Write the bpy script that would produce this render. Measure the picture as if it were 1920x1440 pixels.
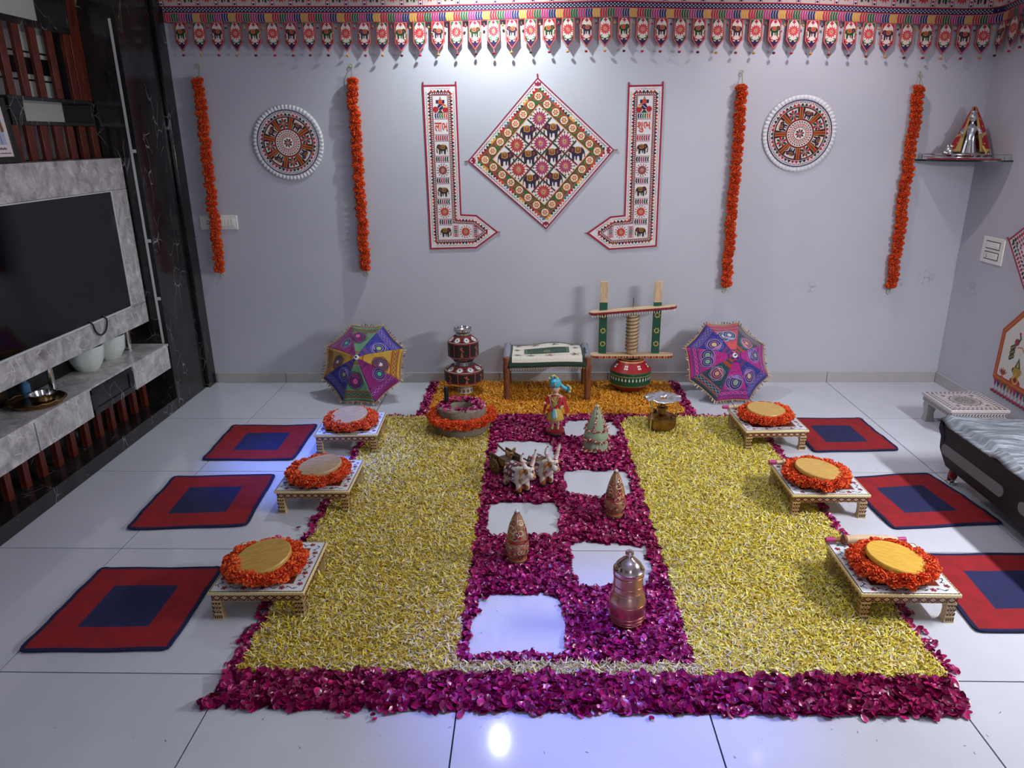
import bpy, math, random
import numpy as np
from mathutils import Vector, Matrix
random.seed(7); rng = np.random.default_rng(7)
for o in list(bpy.data.objects): bpy.data.objects.remove(o)
scene = bpy.context.scene; COL = scene.collection
R = math.radians; PI = math.pi

# ---------------------------------------------------------------- camera
F_, PITCH, YAW, ROLL, H_ = 1375.776, 0.325382, 0.029320, -0.0106736, 1.73166   # focal length in px of 1920x1440, radians, metres
def _basis():
    cp, sp = math.cos(PITCH), math.sin(PITCH)
    Z = Matrix.Rotation(YAW, 3, 'Z')
    f = Z @ Vector((0, cp, -sp)); u = Z @ Vector((0, sp, cp)); x = Z @ Vector((1, 0, 0))
    return x*math.cos(ROLL)+u*math.sin(ROLL), -x*math.sin(ROLL)+u*math.cos(ROLL), f
CX, CU, CF = _basis(); CAM = Vector((0, 0, H_))
cd = bpy.data.cameras.new('camera'); cd.sensor_fit = 'HORIZONTAL'; cd.sensor_width = 36; cd.lens = F_/1920*36; cd.clip_start = .05
cam = bpy.data.objects.new('camera', cd); COL.objects.link(cam); scene.camera = cam
mw = Matrix((CX, CU, -CF)).transposed().to_4x4(); mw.translation = CAM; cam.matrix_world = mw

# ---------------------------------------------------------------- world, exposure, room lights
w = bpy.data.worlds.new('world'); scene.world = w; w.use_nodes = True
w.node_tree.nodes['Background'].inputs[0].default_value = (.55, .6, .7, 1); w.node_tree.nodes['Background'].inputs[1].default_value = .3
vs = scene.view_settings; vs.view_transform = 'Standard'; vs.look = 'None'; vs.gamma = 1; vs.use_curve_mapping = False; vs.exposure = 0.45
def light(kind, name, loc, target, energy, color, size=.1, size_y=None, spot=60, blend=.6):
    d = bpy.data.lights.new(name, kind); d.energy = energy; d.color = color
    if kind == 'AREA':
        d.size = size
        if size_y: d.shape = 'RECTANGLE'; d.size_y = size_y
    else: d.shadow_soft_size = size
    if kind == 'SPOT': d.spot_size = R(spot); d.spot_blend = blend
    o = bpy.data.objects.new(name, d); COL.objects.link(o); o.location = loc
    o.rotation_euler = (Vector(target)-Vector(loc)).to_track_quat('-Z', 'Y').to_euler(); return o
XL, XR, YW, YF, ZC = -3.02, 2.95, 5.18, -2.6, 2.95                 # room extents
# the tube lamp on the right wall, a ceiling panel and a window light added as unseen fill, the downlights over the display
light('AREA', 'tube_lamp_light', (2.87, 2.55, 1.80), (1.2, 2.75, .1), 68, (.97, .98, 1), 1.2, .06)
light('AREA', 'added_window_light', (.9, YF+.03, 1.55), (.4, 3, 1.3), 26, (.86, .92, 1), 1.5, 1.3)  # unseen fill, added to brighten the back wall and front faces
light('AREA', 'added_panel_light', (0.9, 1.9, ZC-.06), (0.9, 1.9, 0), 9, (.95, .96, 1), .6, .6)
light('SPOT', 'downlight_white', (-.27, 4.70, ZC-.05), (-.27, 5.05, 1.2), 76, (.90, 1, .98), .03, spot=135, blend=.9)
light('SPOT', 'downlight_warm', (1.75, 4.55, ZC-.05), (1.75, 5.0, 1.2), 28, (1, .88, .88), .035, spot=125, blend=.9)
light('SPOT', 'downlight_blue', (-1.05, 3.95, ZC-.05), (-1.24, 3.80, 0), 330, (.10, .22, 1), .03, spot=27, blend=.9)
light('SPOT', 'downlight_blue', (.3, 2.0, ZC-.05), (.22, 2.05, 0), 260, (.14, .18, 1), .03, spot=34, blend=1)

# ---------------------------------------------------------------- pixel -> plane helpers (each result lies on a real plane of the room)
def ray(px, py): return CF+CX*((px-960)/F_)-CU*((py-720)/F_)
def fl(px, py, z=0.): d = ray(px, py); return CAM+d*((z-H_)/d.z)
def wl(px, py, y=None): d = ray(px, py); return CAM+d*((YW if y is None else y)/d.y)
def sx(px, py, x): d = ray(px, py); return CAM+d*(x/d.x)

# ---------------------------------------------------------------- helpers
def S(r, g=None, b=None):
    if isinstance(r, str): r, g, b = (int(r[i:i+2], 16) for i in (0, 2, 4))
    f = lambda c: (c/255/12.92 if c <= 10 else ((c/255+.055)/1.055)**2.4)
    return (f(r), f(g), f(b))
def hexs(s): return [S(t) for t in s.split()]
class MB:
    def __init__(s): s.v = []; s.f = []; s.c = []; s.M = None
    def add(s, vs, fs, c=(1, 1, 1)):
        n = len(s.v)
        if s.M is not None: vs = [s.M @ Vector(p) for p in vs]
        s.v += [tuple(p) for p in vs]
        for k, f in enumerate(fs):
            s.f.append(tuple(i+n for i in f)); s.c.append(c[k] if isinstance(c, list) else c)
    def box(s, x0, x1, y0, y1, z0, z1, c=(1, 1, 1)):
        s.add([(x, y, z) for z in (z0, z1) for y in (y0, y1) for x in (x0, x1)], [(0, 2, 3, 1), (4, 5, 7, 6), (0, 1, 5, 4), (2, 6, 7, 3), (0, 4, 6, 2), (1, 3, 7, 5)], c)
    def bar(s, a, b, wd, th, c=(1, 1, 1), up=(0, 0, 1)):
        a, b = Vector(a), Vector(b); d = (b-a).normalized(); x = d.cross(Vector(up))
        if x.length < 1e-4: x = d.cross(Vector((1, 0, 0)))
        x.normalize(); y = x.cross(d); q = []
        for p in (a, b): q += [p-x*wd/2-y*th/2, p+x*wd/2-y*th/2, p+x*wd/2+y*th/2, p-x*wd/2+y*th/2]
        s.add(q, [(3, 2, 1, 0), (4, 5, 6, 7), (0, 1, 5, 4), (1, 2, 6, 5), (2, 3, 7, 6), (3, 0, 4, 7)], c)
    def lathe(s, prof, seg=24, M=None, c=(1, 1, 1), wob=None):
        vs = []; fs = []; cs = []
        for k, (r, z) in enumerate(prof):
            for i in range(seg):
                a = 2*PI*i/seg; rr = r*(1+(wob(a, k) if wob else 0)); vs.append((rr*math.cos(a), rr*math.sin(a), z))
        for k in range(len(prof)-1):
            for i in range(seg):
                j = (i+1) % seg; fs.append((k*seg+i, k*seg+j, (k+1)*seg+j, (k+1)*seg+i)); cs.append(c[k] if isinstance(c, list) else c)
        if prof[0][0] > 1e-5: fs.append(tuple(range(seg))[::-1]); cs.append(c[0] if isinstance(c, list) else c)
        if prof[-1][0] > 1e-5: fs.append(tuple(range((len(prof)-1)*seg, len(prof)*seg))); cs.append(c[-1] if isinstance(c, list) else c)
        if M is not None: vs = [M @ Vector(p) for p in vs]
        s.add(vs, fs, cs)
    def tube(s, pts, r, seg=8, c=(1, 1, 1), closed=False):
        pts = [Vector(p) for p in pts]; n = len(pts); vs = []; fs = []; prev = None
        for i, p in enumerate(pts):
            a = pts[(i-1) % n] if closed or i > 0 else p; b = pts[(i+1) % n] if closed or i < n-1 else p
            d = (b-a).normalized(); up = prev if prev is not None else (Vector((0, 0, 1)) if abs(d.z) < .9 else Vector((1, 0, 0)))
            x = d.cross(up)
            if x.length < 1e-5: x = d.cross(Vector((0, 1, 0)))
            x.normalize(); y = x.cross(d).normalized(); prev = y
            rr = r[i] if isinstance(r, (list, tuple)) else r
            for k in range(seg): vs.append(p+x*rr*math.cos(2*PI*k/seg)+y*rr*math.sin(2*PI*k/seg))
        m = n if closed else n-1
        for i in range(m):
            for k in range(seg): fs.append((i*seg+k, i*seg+(k+1) % seg, ((i+1) % n)*seg+(k+1) % seg, ((i+1) % n)*seg+k))
        if not closed: fs.append(tuple(range(seg))); fs.append(tuple(range((n-1)*seg, n*seg))[::-1])
        s.add(vs, fs, c)
    def ball(s, cen, r, seg=14, rings=8, c=(1, 1, 1), M=None):
        r = r if isinstance(r, (tuple, list)) else (r, r, r); cen = Vector(cen); vs = []; fs = []
        for k in range(rings+1):
            t = PI*k/rings
            for i in range(seg):
                a = 2*PI*i/seg; p = Vector((r[0]*math.sin(t)*math.cos(a), r[1]*math.sin(t)*math.sin(a), -r[2]*math.cos(t)))
                vs.append(cen+(M @ p if M is not None else p))
        for k in range(rings):
            for i in range(seg): j = (i+1) % seg; fs.append((k*seg+i, k*seg+j, (k+1)*seg+j, (k+1)*seg+i))
        s.add(vs, fs, c)
    def grid(s, fn, nu, nv, c=(1, 1, 1)):
        vs = [fn(i/nu, j/nv) for j in range(nv+1) for i in range(nu+1)]; fs = []; cs = []
        for j in range(nv):
            for i in range(nu):
                a = j*(nu+1)+i; fs.append((a, a+1, a+nu+2, a+nu+1)); cs.append(c((i+.5)/nu, (j+.5)/nv) if callable(c) else c)
        s.add(vs, fs, cs)
    def slab(s, poly, fn, t, c=(1, 1, 1)):                          # a 2D outline given thickness t: fn(x, y, h) -> point
        n = len(poly); vs = [fn(x, y, 0) for x, y in poly]+[fn(x, y, t) for x, y in poly]
        s.add(vs, [tuple(range(n))[::-1], tuple(range(n, 2*n))]+[(i, (i+1) % n, n+(i+1) % n, n+i) for i in range(n)], c)
    def build(s, name, mat, parent=None, smooth=35, bevel=0, loc=None):
        me = bpy.data.meshes.new(name); me.from_pydata(s.v, [], s.f)
        at = me.attributes.new('Col', 'FLOAT_COLOR', 'FACE'); at.data.foreach_set('color', np.array([(c[0], c[1], c[2], 1) for c in s.c], np.float32).ravel())
        me.validate(clean_customdata=False)
        return mkobj(name, me, mat, parent, smooth, bevel, loc)
def mkobj(name, me, mat, parent=None, smooth=35, bevel=0, loc=None):
    if smooth:
        me.polygons.foreach_set('use_smooth', [True]*len(me.polygons)); me.set_sharp_from_angle(angle=R(smooth))
    o = bpy.data.objects.new(name, me); COL.objects.link(o)
    if mat is not None and not me.materials: me.materials.append(mat)
    if parent is not None: o.parent = parent
    if loc is not None: o.location = loc
    if bevel:
        b = o.modifiers.new('bevel', 'BEVEL'); b.width = bevel; b.segments = 2; b.limit_method = 'ANGLE'; b.angle_limit = R(40)
    return o
def thing(name, label, cat, loc=(0, 0, 0), rz=0, group=None, rot=None):
    o = bpy.data.objects.new(name, None); COL.objects.link(o); o.location = loc; o.rotation_euler = rot or (0, 0, rz); o.empty_display_size = .05
    return tag(o, label, cat, group)
def tag(o, label, cat, group=None, kind=None):
    o['label'] = label; o['category'] = cat
    if group: o['group'] = group
    if kind: o['kind'] = kind
    return o
def struct(o): o['kind'] = 'structure'; return o
def stuff(o): o['kind'] = 'stuff'; return o
def dup(root, loc=None, rot=None, label=None):
    def cp(o, par):
        c = o.copy(); COL.objects.link(c); c.parent = par
        for ch in o.children: cp(ch, c)
        return c
    r = cp(root, None)
    if loc is not None: r.location = loc
    if rot is not None: r.rotation_euler = rot
    if label: r['label'] = label
    return r
def skin(name, verts, edges, radii, mat, parent=None, sub=2):
    me = bpy.data.meshes.new(name); me.from_pydata([tuple(v) for v in verts], edges, [])
    o = bpy.data.objects.new(name, me); COL.objects.link(o); o.parent = parent
    o.modifiers.new('skin', 'SKIN').use_smooth_shade = True
    if not me.skin_vertices: me.skin_vertices.new()
    for i, r in enumerate(radii):
        d = me.skin_vertices[0].data[i]; d.radius = (r, r) if not isinstance(r, tuple) else r; d.use_root = (i == 0)
    sb = o.modifiers.new('sub', 'SUBSURF'); sb.levels = sub; sb.render_levels = sub; me.materials.append(mat); return o

# ---------------------------------------------------------------- materials
class NT:
    def __init__(s, name):
        s.m = bpy.data.materials.new(name); s.m.use_nodes = True; s.t = s.m.node_tree; s.b = s.t.nodes['Principled BSDF']
    def n(s, typ, **kw):
        x = s.t.nodes.new(typ)
        for k, v in kw.items(): setattr(x, k, v)
        return x
    def l(s, a, b): s.t.links.new(a, b)
    def coord(s, scale=(1, 1, 1)):
        tc = s.n('ShaderNodeTexCoord'); mp = s.n('ShaderNodeMapping'); mp.inputs['Scale'].default_value = scale
        s.l(tc.outputs['Object'], mp.inputs['Vector']); return mp.outputs[0]
    def noise(s, scale, detail=4, vec=None, rough=.6, dist=0):
        x = s.n('ShaderNodeTexNoise'); x.inputs['Scale'].default_value = scale; x.inputs['Detail'].default_value = detail; x.inputs['Roughness'].default_value = rough; x.inputs['Distortion'].default_value = dist
        s.l(vec or s.coord(), x.inputs['Vector']); return x.outputs[0]
    def ramp(s, fac, stops):
        x = s.n('ShaderNodeValToRGB'); e = x.color_ramp.elements
        while len(e) < len(stops): e.new(.5)
        for i, (p, c) in enumerate(stops): e[i].position = p; e[i].color = (*c, 1)
        s.l(fac, x.inputs[0]); return x.outputs[0]
    def mix(s, fac, a, b, mode='MIX'):
        x = s.n('ShaderNodeMix', data_type='RGBA', blend_type=mode)
        if isinstance(fac, (int, float)): x.inputs[0].default_value = fac
        else: s.l(fac, x.inputs[0])
        for v, k in ((a, 6), (b, 7)):
            if isinstance(v, tuple): x.inputs[k].default_value = (*v, 1)
            else: s.l(v, x.inputs[k])
        return x.outputs[2]
    def base(s, c): s.l(c, s.b.inputs['Base Color'])
    def bump(s, h, st=.3, dist=.002):
        x = s.n('ShaderNodeBump'); x.inputs['Strength'].default_value = st; x.inputs['Distance'].default_value = dist; s.l(h, x.inputs['Height']); s.l(x.outputs[0], s.b.inputs['Normal'])
    def set(s, **kw):
        for k, v in kw.items(): s.b.inputs[{'rough': 'Roughness', 'metal': 'Metallic', 'spec': 'Specular IOR Level', 'coat': 'Coat Weight', 'sheen': 'Sheen Weight', 'sss': 'Subsurface Weight', 'trans': 'Transmission Weight', 'alpha': 'Alpha'}[k]].default_value = v
        return s
def plain(name, c, rough=.5, metal=0, var=.12, scale=30, bump=0, **kw):
    t = NT(name); t.set(rough=rough, metal=metal, **kw)
    a = tuple(x*(1-var) for x in c); b = tuple(min(1, x*(1+var)) for x in c)
    nz = t.noise(scale); t.base(t.ramp(nz, [(.3, a), (.7, b)]))
    if bump: t.bump(nz, bump)
    return t.m
def coloured(name, rough=.7, var=.15, scale=60, bump=0, bscale=400, **kw):   # colour stored on the faces (paint, thread, petals)
    t = NT(name); t.set(rough=rough, **kw); a = t.n('ShaderNodeAttribute', attribute_name='Col').outputs['Color']
    nz = t.noise(scale, 3); g = t.ramp(nz, [(.3, (1-var,)*3), (.7, (1, 1, 1))]); t.base(t.mix(1.0, a, g, 'MULTIPLY'))
    if bump: t.bump(t.noise(bscale, 2), bump, .001)
    return t.m
def marble(name, kind):
    t = NT(name); v = t.coord((1, 1, .5) if kind == 'black' else (1, 1, .8))
    if kind == 'black':
        t.set(rough=.15, spec=.5)
        w1 = t.n('ShaderNodeTexVoronoi', feature='DISTANCE_TO_EDGE'); w1.inputs['Scale'].default_value = 13
        nv = t.n('ShaderNodeTexNoise'); nv.inputs['Scale'].default_value = 3; t.l(v, nv.inputs['Vector'])
        ad = t.n('ShaderNodeVectorMath', operation='ADD'); t.l(v, ad.inputs[0]); sc_ = t.n('ShaderNodeVectorMath', operation='SCALE'); sc_.inputs['Scale'].default_value = .3; t.l(nv.outputs['Color'], sc_.inputs[0]); t.l(sc_.outputs[0], ad.inputs[1]); t.l(ad.outputs[0], w1.inputs['Vector'])
        vein = t.ramp(w1.outputs['Distance'], [(0, (1, 1, 1)), (.02, (0, 0, 0))])
        gate = t.ramp(t.noise(5, 2, v), [(.53, (0, 0, 0)), (.62, (1, 1, 1))]); f = t.mix(1.0, vein, gate, 'MULTIPLY')
        dark = t.ramp(t.noise(6, 6, v), [(.3, S(16, 15, 16)), (.55, S(36, 33, 34)), (.75, S(58, 47, 46))])
        t.base(t.mix(f, dark, S(150, 146, 142)))
    else:
        t.set(rough=.3)
        cloud = t.ramp(t.noise(12, 8, v, .72, .6), [(.3, S(116, 112, 114)), (.5, S(172, 168, 170)), (.68, S(212, 209, 212))])
        w1 = t.n('ShaderNodeTexVoronoi', feature='DISTANCE_TO_EDGE'); w1.inputs['Scale'].default_value = 11
        nv = t.n('ShaderNodeTexNoise'); nv.inputs['Scale'].default_value = 5; t.l(v, nv.inputs['Vector'])
        ad = t.n('ShaderNodeVectorMath', operation='ADD'); t.l(v, ad.inputs[0]); sc_ = t.n('ShaderNodeVectorMath', operation='SCALE'); sc_.inputs['Scale'].default_value = .3; t.l(nv.outputs['Color'], sc_.inputs[0]); t.l(sc_.outputs[0], ad.inputs[1]); t.l(ad.outputs[0], w1.inputs['Vector'])
        vein = t.ramp(w1.outputs['Distance'], [(0, (.9, .9, .9)), (.03, (0, 0, 0))]); gate = t.ramp(t.noise(9, 3, v), [(.45, (0, 0, 0)), (.6, (1, 1, 1))])
        t.base(t.mix(t.mix(1.0, vein, gate, 'MULTIPLY'), cloud, S(226, 223, 224)))
    return t.m
def wood(name, a, b, scale=(4, 40, 40), rough=.5, rings=2.0):
    t = NT(name); t.set(rough=rough); v = t.coord(scale); n1 = t.noise(1.0*rings, 5, v, .6, 1.2); t.base(t.ramp(n1, [(.3, a), (.5, tuple((x+y)/2 for x, y in zip(a, b))), (.68, b)])); t.bump(n1, .15); return t.m
M = {}
M['black_marble'] = marble('black_marble', 'black'); M['grey_marble'] = marble('grey_marble', 'grey')
M['fabric'] = coloured('embroidered_fabric', .9, .14, 90, .35, 900, sheen=.15)
M['paint'] = coloured('painted', .42, .1, 60); M['enamel'] = coloured('enamel', .3, .08, 60)
M['petal'] = coloured('petal', .45, .2, 180); M['rose'] = coloured('rose_petal_surface', .28, .25, 120); M['flower'] = coloured('marigold_petals', .75, .22, 150)
M['ceramic'] = coloured('glazed_ceramic', .12, .05, 30, coat=.4)
M['gilt'] = coloured('gilded', .35, .12, 120, metal=.2)
M['redwood'] = wood('red_brown_wood', S(52, 20, 14), S(112, 44, 28), (30, 30, 3), .35)
M['pale_wood'] = wood('pale_wood', S(176, 146, 112), S(222, 196, 160), (60, 60, 5), .6)
M['darkwood'] = wood('dark_carved_wood', S(50, 34, 20), S(112, 80, 46), (40, 40, 40), .5)
M['leg_wood'] = wood('varnished_leg_wood', S(92, 52, 34), S(150, 92, 66), (40, 40, 6), .3)
M['steel'] = plain('steel', S(205, 205, 205), .16, 1, .06, 20); M['brass'] = plain('tarnished_brass', S(150, 118, 72), .3, 1, .25, 25)
M['copper'] = plain('copper', S(206, 160, 146), .3, 1, .1, 18); M['silver'] = plain('silver_foil', S(205, 206, 212), .25, .9, .1, 60, .4)
M['chrome'] = plain('chrome', S(225, 225, 225), .08, 1, .02, 5); M['stone'] = plain('grinding_stone', S(128, 116, 104), .9, 0, .22, 55, .6)
M['white_plastic'] = plain('white_plastic', S(226, 226, 222), .35, 0, .02, 8); M['black_plastic'] = plain('black_plastic', S(18, 18, 20), .35, 0, .1, 20)
M['screen'] = plain('tv_glass', S(7, 8, 10), .06, 0, .05, 3); M['led'] = plain('aluminium_strip', S(208, 210, 212), .4, .2, .03, 9)
M['dark_leather'] = plain('dark_leatherette', S(10, 11, 15), .6, 0, .2, 80, .2); M['grey_panel'] = plain('grey_panel', S(112, 112, 116), .6, 0, .08, 200)
M['white_glaze'] = plain('frosted_white_glass', S(205, 212, 206), .2, 0, .04, 12)
def glass(name, c=(.85, .95, .92)):
    t = NT(name); t.b.inputs['Base Color'].default_value = (*c, 1); t.set(rough=.02, trans=1.0); t.b.inputs['IOR'].default_value = 1.45; return t.m
M['glass'] = glass('clear_glass')
def emis(name, c, st):
    t = NT(name); t.base(t.ramp(t.noise(5), [(0, c), (1, c)])); t.b.inputs['Emission Color'].default_value = (*c, 1); t.b.inputs['Emission Strength'].default_value = st; return t.m
M['lamp'] = emis('lamp_diffuser', (1, .98, .95), 3)
def wallpaint():
    t = NT('wall_paint'); t.set(rough=.55); v = t.coord(); n = t.noise(1.3, 5, v); c = t.ramp(n, [(.3, S(180, 181, 193)), (.7, S(190, 190, 201))])
    for p, r in (((2.57, 5.18, .73), .05), ((2.76, 5.18, .77), .07), ((2.95, 4.95, .75), .07), ((1.97, 5.18, .7), .05)):      # scuff marks by the corner
        d = t.n('ShaderNodeVectorMath', operation='DISTANCE'); t.l(v, d.inputs[0]); d.inputs[1].default_value = p
        mr = t.n('ShaderNodeMapRange'); mr.inputs['From Min'].default_value = r; mr.inputs['From Max'].default_value = 0; t.l(d.outputs['Value'], mr.inputs['Value'])
        g = t.ramp(t.noise(38, 4, v), [(.5, (0, 0, 0)), (.62, (1, 1, 1))]); m = t.n('ShaderNodeMath', operation='MULTIPLY'); t.l(mr.outputs[0], m.inputs[0]); t.l(g, m.inputs[1])
        c = t.mix(m.outputs[0], c, S(128, 120, 128))
    t.base(c); t.bump(t.noise(160, 3, v), .06, .001); return t.m
M['wall'] = wallpaint()
def tilemat():
    t = NT('polished_floor_tile'); t.set(rough=.09, spec=.5); v = t.coord(); t.base(t.ramp(t.noise(2.2, 4, v), [(.3, S(188, 190, 203)), (.7, S(198, 200, 212))])); t.bump(t.noise(6, 2, v), .03, .001); return t.m
M['tile'] = tilemat(); M['skirting'] = plain('skirting_tile', S(176, 172, 172), .3, 0, .04, 6); M['grout'] = plain('dark_grout', S(34, 34, 44), .9, 0, .1, 40)
M['ceiling'] = plain('ceiling_paint', S(232, 232, 234), .8, 0, .02, 3); M['white_panel'] = plain('white_panel', S(206, 210, 206), .5, 0, .03, 3)

# ---------------------------------------------------------------- the room
def boxobj(name, x0, x1, y0, y1, z0, z1, mat, parent=None, bevel=0):
    m = MB(); m.box(x0, x1, y0, y1, z0, z1); return m.build(name, mat, parent, 35, bevel)
struct(boxobj('wall_back', XL-.1, XR+.12, YW, YW+.12, -.05, ZC, M['wall']))
struct(boxobj('wall_right', XR, XR+.12, YF, YW, -.05, ZC, M['wall']))
struct(boxobj('wall_left', XL-.12, XL, YF, YW, -.05, ZC, M['wall']))
struct(boxobj('wall_front', XL-.1, XR+.12, YF-.12, YF, -.05, ZC, M['wall']))
struct(boxobj('ceiling', XL-.12, XR+.12, YF-.12, YW+.12, ZC, ZC+.1, M['ceiling']))
floor = struct(boxobj('floor', XL-.1, XR+.1, YF-.1, YW+.1, -.08, -.004, M['grout']))
X0, Y0, T = -2.64275, 5.2337, .8                                     # tile joints measured in the photograph
tm = {}
for i in range(-1, 8):
    for j in range(0, 11):
        x0, x1 = max(X0+T*i, XL), min(X0+T*(i+1), XR); y1, y0 = min(Y0-T*j, YW), max(Y0-T*(j+1), YF)
        if x1-x0 < .02 or y1-y0 < .02: continue
        key = (round(x1-x0, 3), round(y1-y0, 3)); g = .0026
        if key not in tm:
            m = MB(); m.box(g, x1-x0-g, g, y1-y0-g, -.012, 0); tm[key] = m.build('tile', M['tile'], floor).data; o = bpy.data.objects['tile'] if len(tm) == 1 else [q for q in floor.children if q.data is tm[key]][0]
        else:
            o = bpy.data.objects.new('tile', tm[key]); COL.objects.link(o); o.parent = floor
        o.location = (x0, y0, 0)
bb = struct(boxobj('baseboard_back', -2.36, XR-.012, YW-.004, YW+.01, 0, .074, M['grout']))
br = struct(boxobj('baseboard_right', XR-.004, XR+.01, YF, YW, 0, .074, M['grout']))
for i in range(0, 8):
    x0, x1 = max(X0+T*i, -2.36), min(X0+T*(i+1), XR-.012)
    if x1-x0 > .02: boxobj('skirting_tile', x0+.002, x1-.002, YW-.012, YW, .001, .075, M['skirting'], bb)
for j in range(0, 10):
    y1, y0 = min(Y0-T*j, YW-.012), max(Y0-T*(j+1), YF)
    if y1-y0 > .02: boxobj('skirting_tile', XR-.012, XR, y0+.002, y1-.002, .001, .075, M['skirting'], br)
# lamps of the room, and an added fill panel and window (out of the picture, above and to the right)
t = thing('tube_lamp', 'white tube lamp fixed to the right wall above the divan', 'lamp', (XR, 2.55, 1.8))
m = MB(); m.box(-.03, 0, -.62, .62, -.03, .03); m.build('batten', M['white_plastic'], t, 35, .004)
m = MB(); m.tube([(-.045, -.6, 0), (-.045, .6, 0)], .014, 10); m.build('tube', M['lamp'], t)
for nm, x, y in (('downlight', -.27, 4.70), ('downlight', 1.75, 4.55), ('downlight', -1.05, 3.95), ('downlight', .3, 2.0)):
    t = thing('recessed_downlight', {4.70: 'white downlight in the ceiling by the middle of the back wall', 4.55: 'warm downlight in the ceiling by the right of the back wall', 3.95: 'blue downlight in the ceiling over the left mats', 2.0: 'blue downlight in the ceiling over the front petals'}[y], 'lamp', (x, y, ZC))
    m = MB(); m.lathe([(.05, -.012), (.062, -.012), (.066, 0), (.05, 0)], 24); m.build('rim', M['white_plastic'], t)
    m = MB(); m.lathe([(.0, -.003), (.05, -.003), (.05, -.001)], 24); m.build('lens', M['glass'], t)
for x, y, s in ((.9, 1.9, .3),):  # unseen panel, added for general fill from above
    t = thing('added_panel_lamp', 'added square white fill panel on the ceiling over the petal carpet', 'lamp', (x, y, ZC))
    m = MB(); m.box(-s-.03, s+.03, -s-.03, s+.03, -.025, 0); m.build('frame', M['white_plastic'], t, 35, .003)
    m = MB(); m.box(-s, s, -s, s, -.03, -.025); m.build('diffuser', M['lamp'], t)
wn = struct(boxobj('added_window_1', .13, 1.67, YF-.02, YF+.0, .88, 2.22, M['white_panel']))  # unseen window, added to carry the fill from behind the camera
for a in ((.1, 1.7, .85, .9), (.1, 1.7, 2.2, 2.25), (.1, .15, .9, 2.2), (1.65, 1.7, .9, 2.2), (.88, .92, .9, 2.2)): boxobj('added_window_frame', a[0], a[1], YF-.0, YF+.045, a[2], a[3], M['redwood'], wn)

# ================================================================ left side: marble column, cabinet, TV, slat screen
col = struct(boxobj('trim_1', -2.72, -2.402, 4.62, 5.045, 0, ZC, M['black_marble'], None, .004))
boxobj('marble_strip', -2.72, -2.375, 5.06, YW, 0, ZC, M['black_marble'], col, .004)
boxobj('groove', -2.72, -2.43, 5.04, 5.065, 0, ZC, M['black_plastic'], col)
boxobj('recess_lining', -2.427, -2.4015, 4.617, 4.626, .46, 2.42, M['black_plastic'], col)
boxobj('metal_strip', -2.442, -2.428, 4.613, 4.622, .462, 2.40, M['led'], col)
for z in (.75, 1.12, 1.66): boxobj('recess_clip', -2.427, -2.405, 4.612, 4.62, z, z+.02, M['led'], col)
struct(boxobj('trim_2', -3.02, -2.68, .6, 4.62, 0, 1.63, M['black_marble']))      # black marble panel behind the set
YC0 = 1.6
cab = thing('tv_cabinet', 'long low floating marble cabinet with drawers under the television', 'cabinet', (-2.4, 4.6, 0))
def cbox(name, x0, x1, y0, y1, z0, z1, mat, par=cab, bevel=0):
    m = MB(); m.box(x0+2.4, x1+2.4, y0-4.6, y1-4.6, z0, z1); return m.build(name, mat, par, 35, bevel)
cbox('worktop', -2.68, -2.402, YC0, 4.612, .445, .46, M['grey_marble'], cab, .002)
cbox('carcass', -2.68, -2.425, YC0, 4.605, .30, .444, M['black_plastic'])
for y0, y1 in ((4.15, 4.6), (3.235, 3.70), (2.75, 3.23), (2.27, 2.745), (YC0, 2.265)):
    cbox('drawer_front', -2.425, -2.401, y0, y1-.004, .297, .457, M['grey_marble'], cab, .001)
d = cbox('dark_drawer', -2.425, -2.41, 3.705, 4.145, .298, .452, M['black_marble'], cab, .001); d['label'] = 'black marble drawer front with a raised frame'
for a in ((3.715, 4.135, .298, .332), (3.715, 4.135, .42, .452), (3.705, 3.75, .332, .42), (4.10, 4.145, .332, .42)):
    m = MB(); m.box(-.01, -.002, a[0]-4.6, a[1]-4.6, a[2], a[3]); m.build('drawer_rail', M['black_marble'], d, 35, .002)
cbox('plinth', -2.68, -2.402, YC0, 4.618, 0, .082, M['black_marble'], cab, .002)
slm = None
for k in range(21):
    y = 4.455-.132*k
    if slm is None:
        m = MB(); m.box(-.03, .0, -.02, .02, .0825, .297); o = m.build('slat', M['redwood'], cab, 35, .002); slm = o.data
    else: o = bpy.data.objects.new('slat', slm); COL.objects.link(o); o.parent = cab
    o.location = (-2.525+2.4, y-4.6, 0)
# marble surround and the set
sur = thing('tv_surround', 'grey marble slab frame around the television standing on chrome posts', 'tv surround', (-2.5, 4.606, .46))
def sbox(name, y0, y1, z0, z1, x0=-.12, x1=0., mat=None):
    m = MB(); m.box(x0, x1, y0-4.606, y1-4.606, z0-.46, z1-.46); return m.build(name, mat or M['grey_marble'], sur, 35, .002)
sbox('top_panel', 1.9, 4.606, 1.452, 1.632); sbox('bottom_panel', 1.9, 4.606, .614, .742); sbox('side_panel', 4.44, 4.606, .743, 1.451); sbox('side_panel', 1.9, 2.5, .743, 1.451); sbox('back_panel', 2.5, 4.44, .743, 1.451, -.12, -.06)
for y in (4.462, 3.67, 2.88, 2.1):
    m = MB(); m.lathe([(.022, 0), (.022, .006), (.017, .008), (.017, .150), (.022, .154)], 16, Matrix.Translation((-.08, y-4.606, 0))); m.build('post', M['chrome'], sur)
tv = thing('television', 'large switched-off flat television set into the marble surround', 'television', (-2.5, 3.47, .745))
m = MB(); m.box(-.055, -.006, -.965, .965, 0, .705); m.build('housing', M['black_plastic'], tv, 35, .003)
m = MB(); m.box(-.006, -.003, -.955, .96, .012, .70); m.build('screen', M['screen'], tv)
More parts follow.
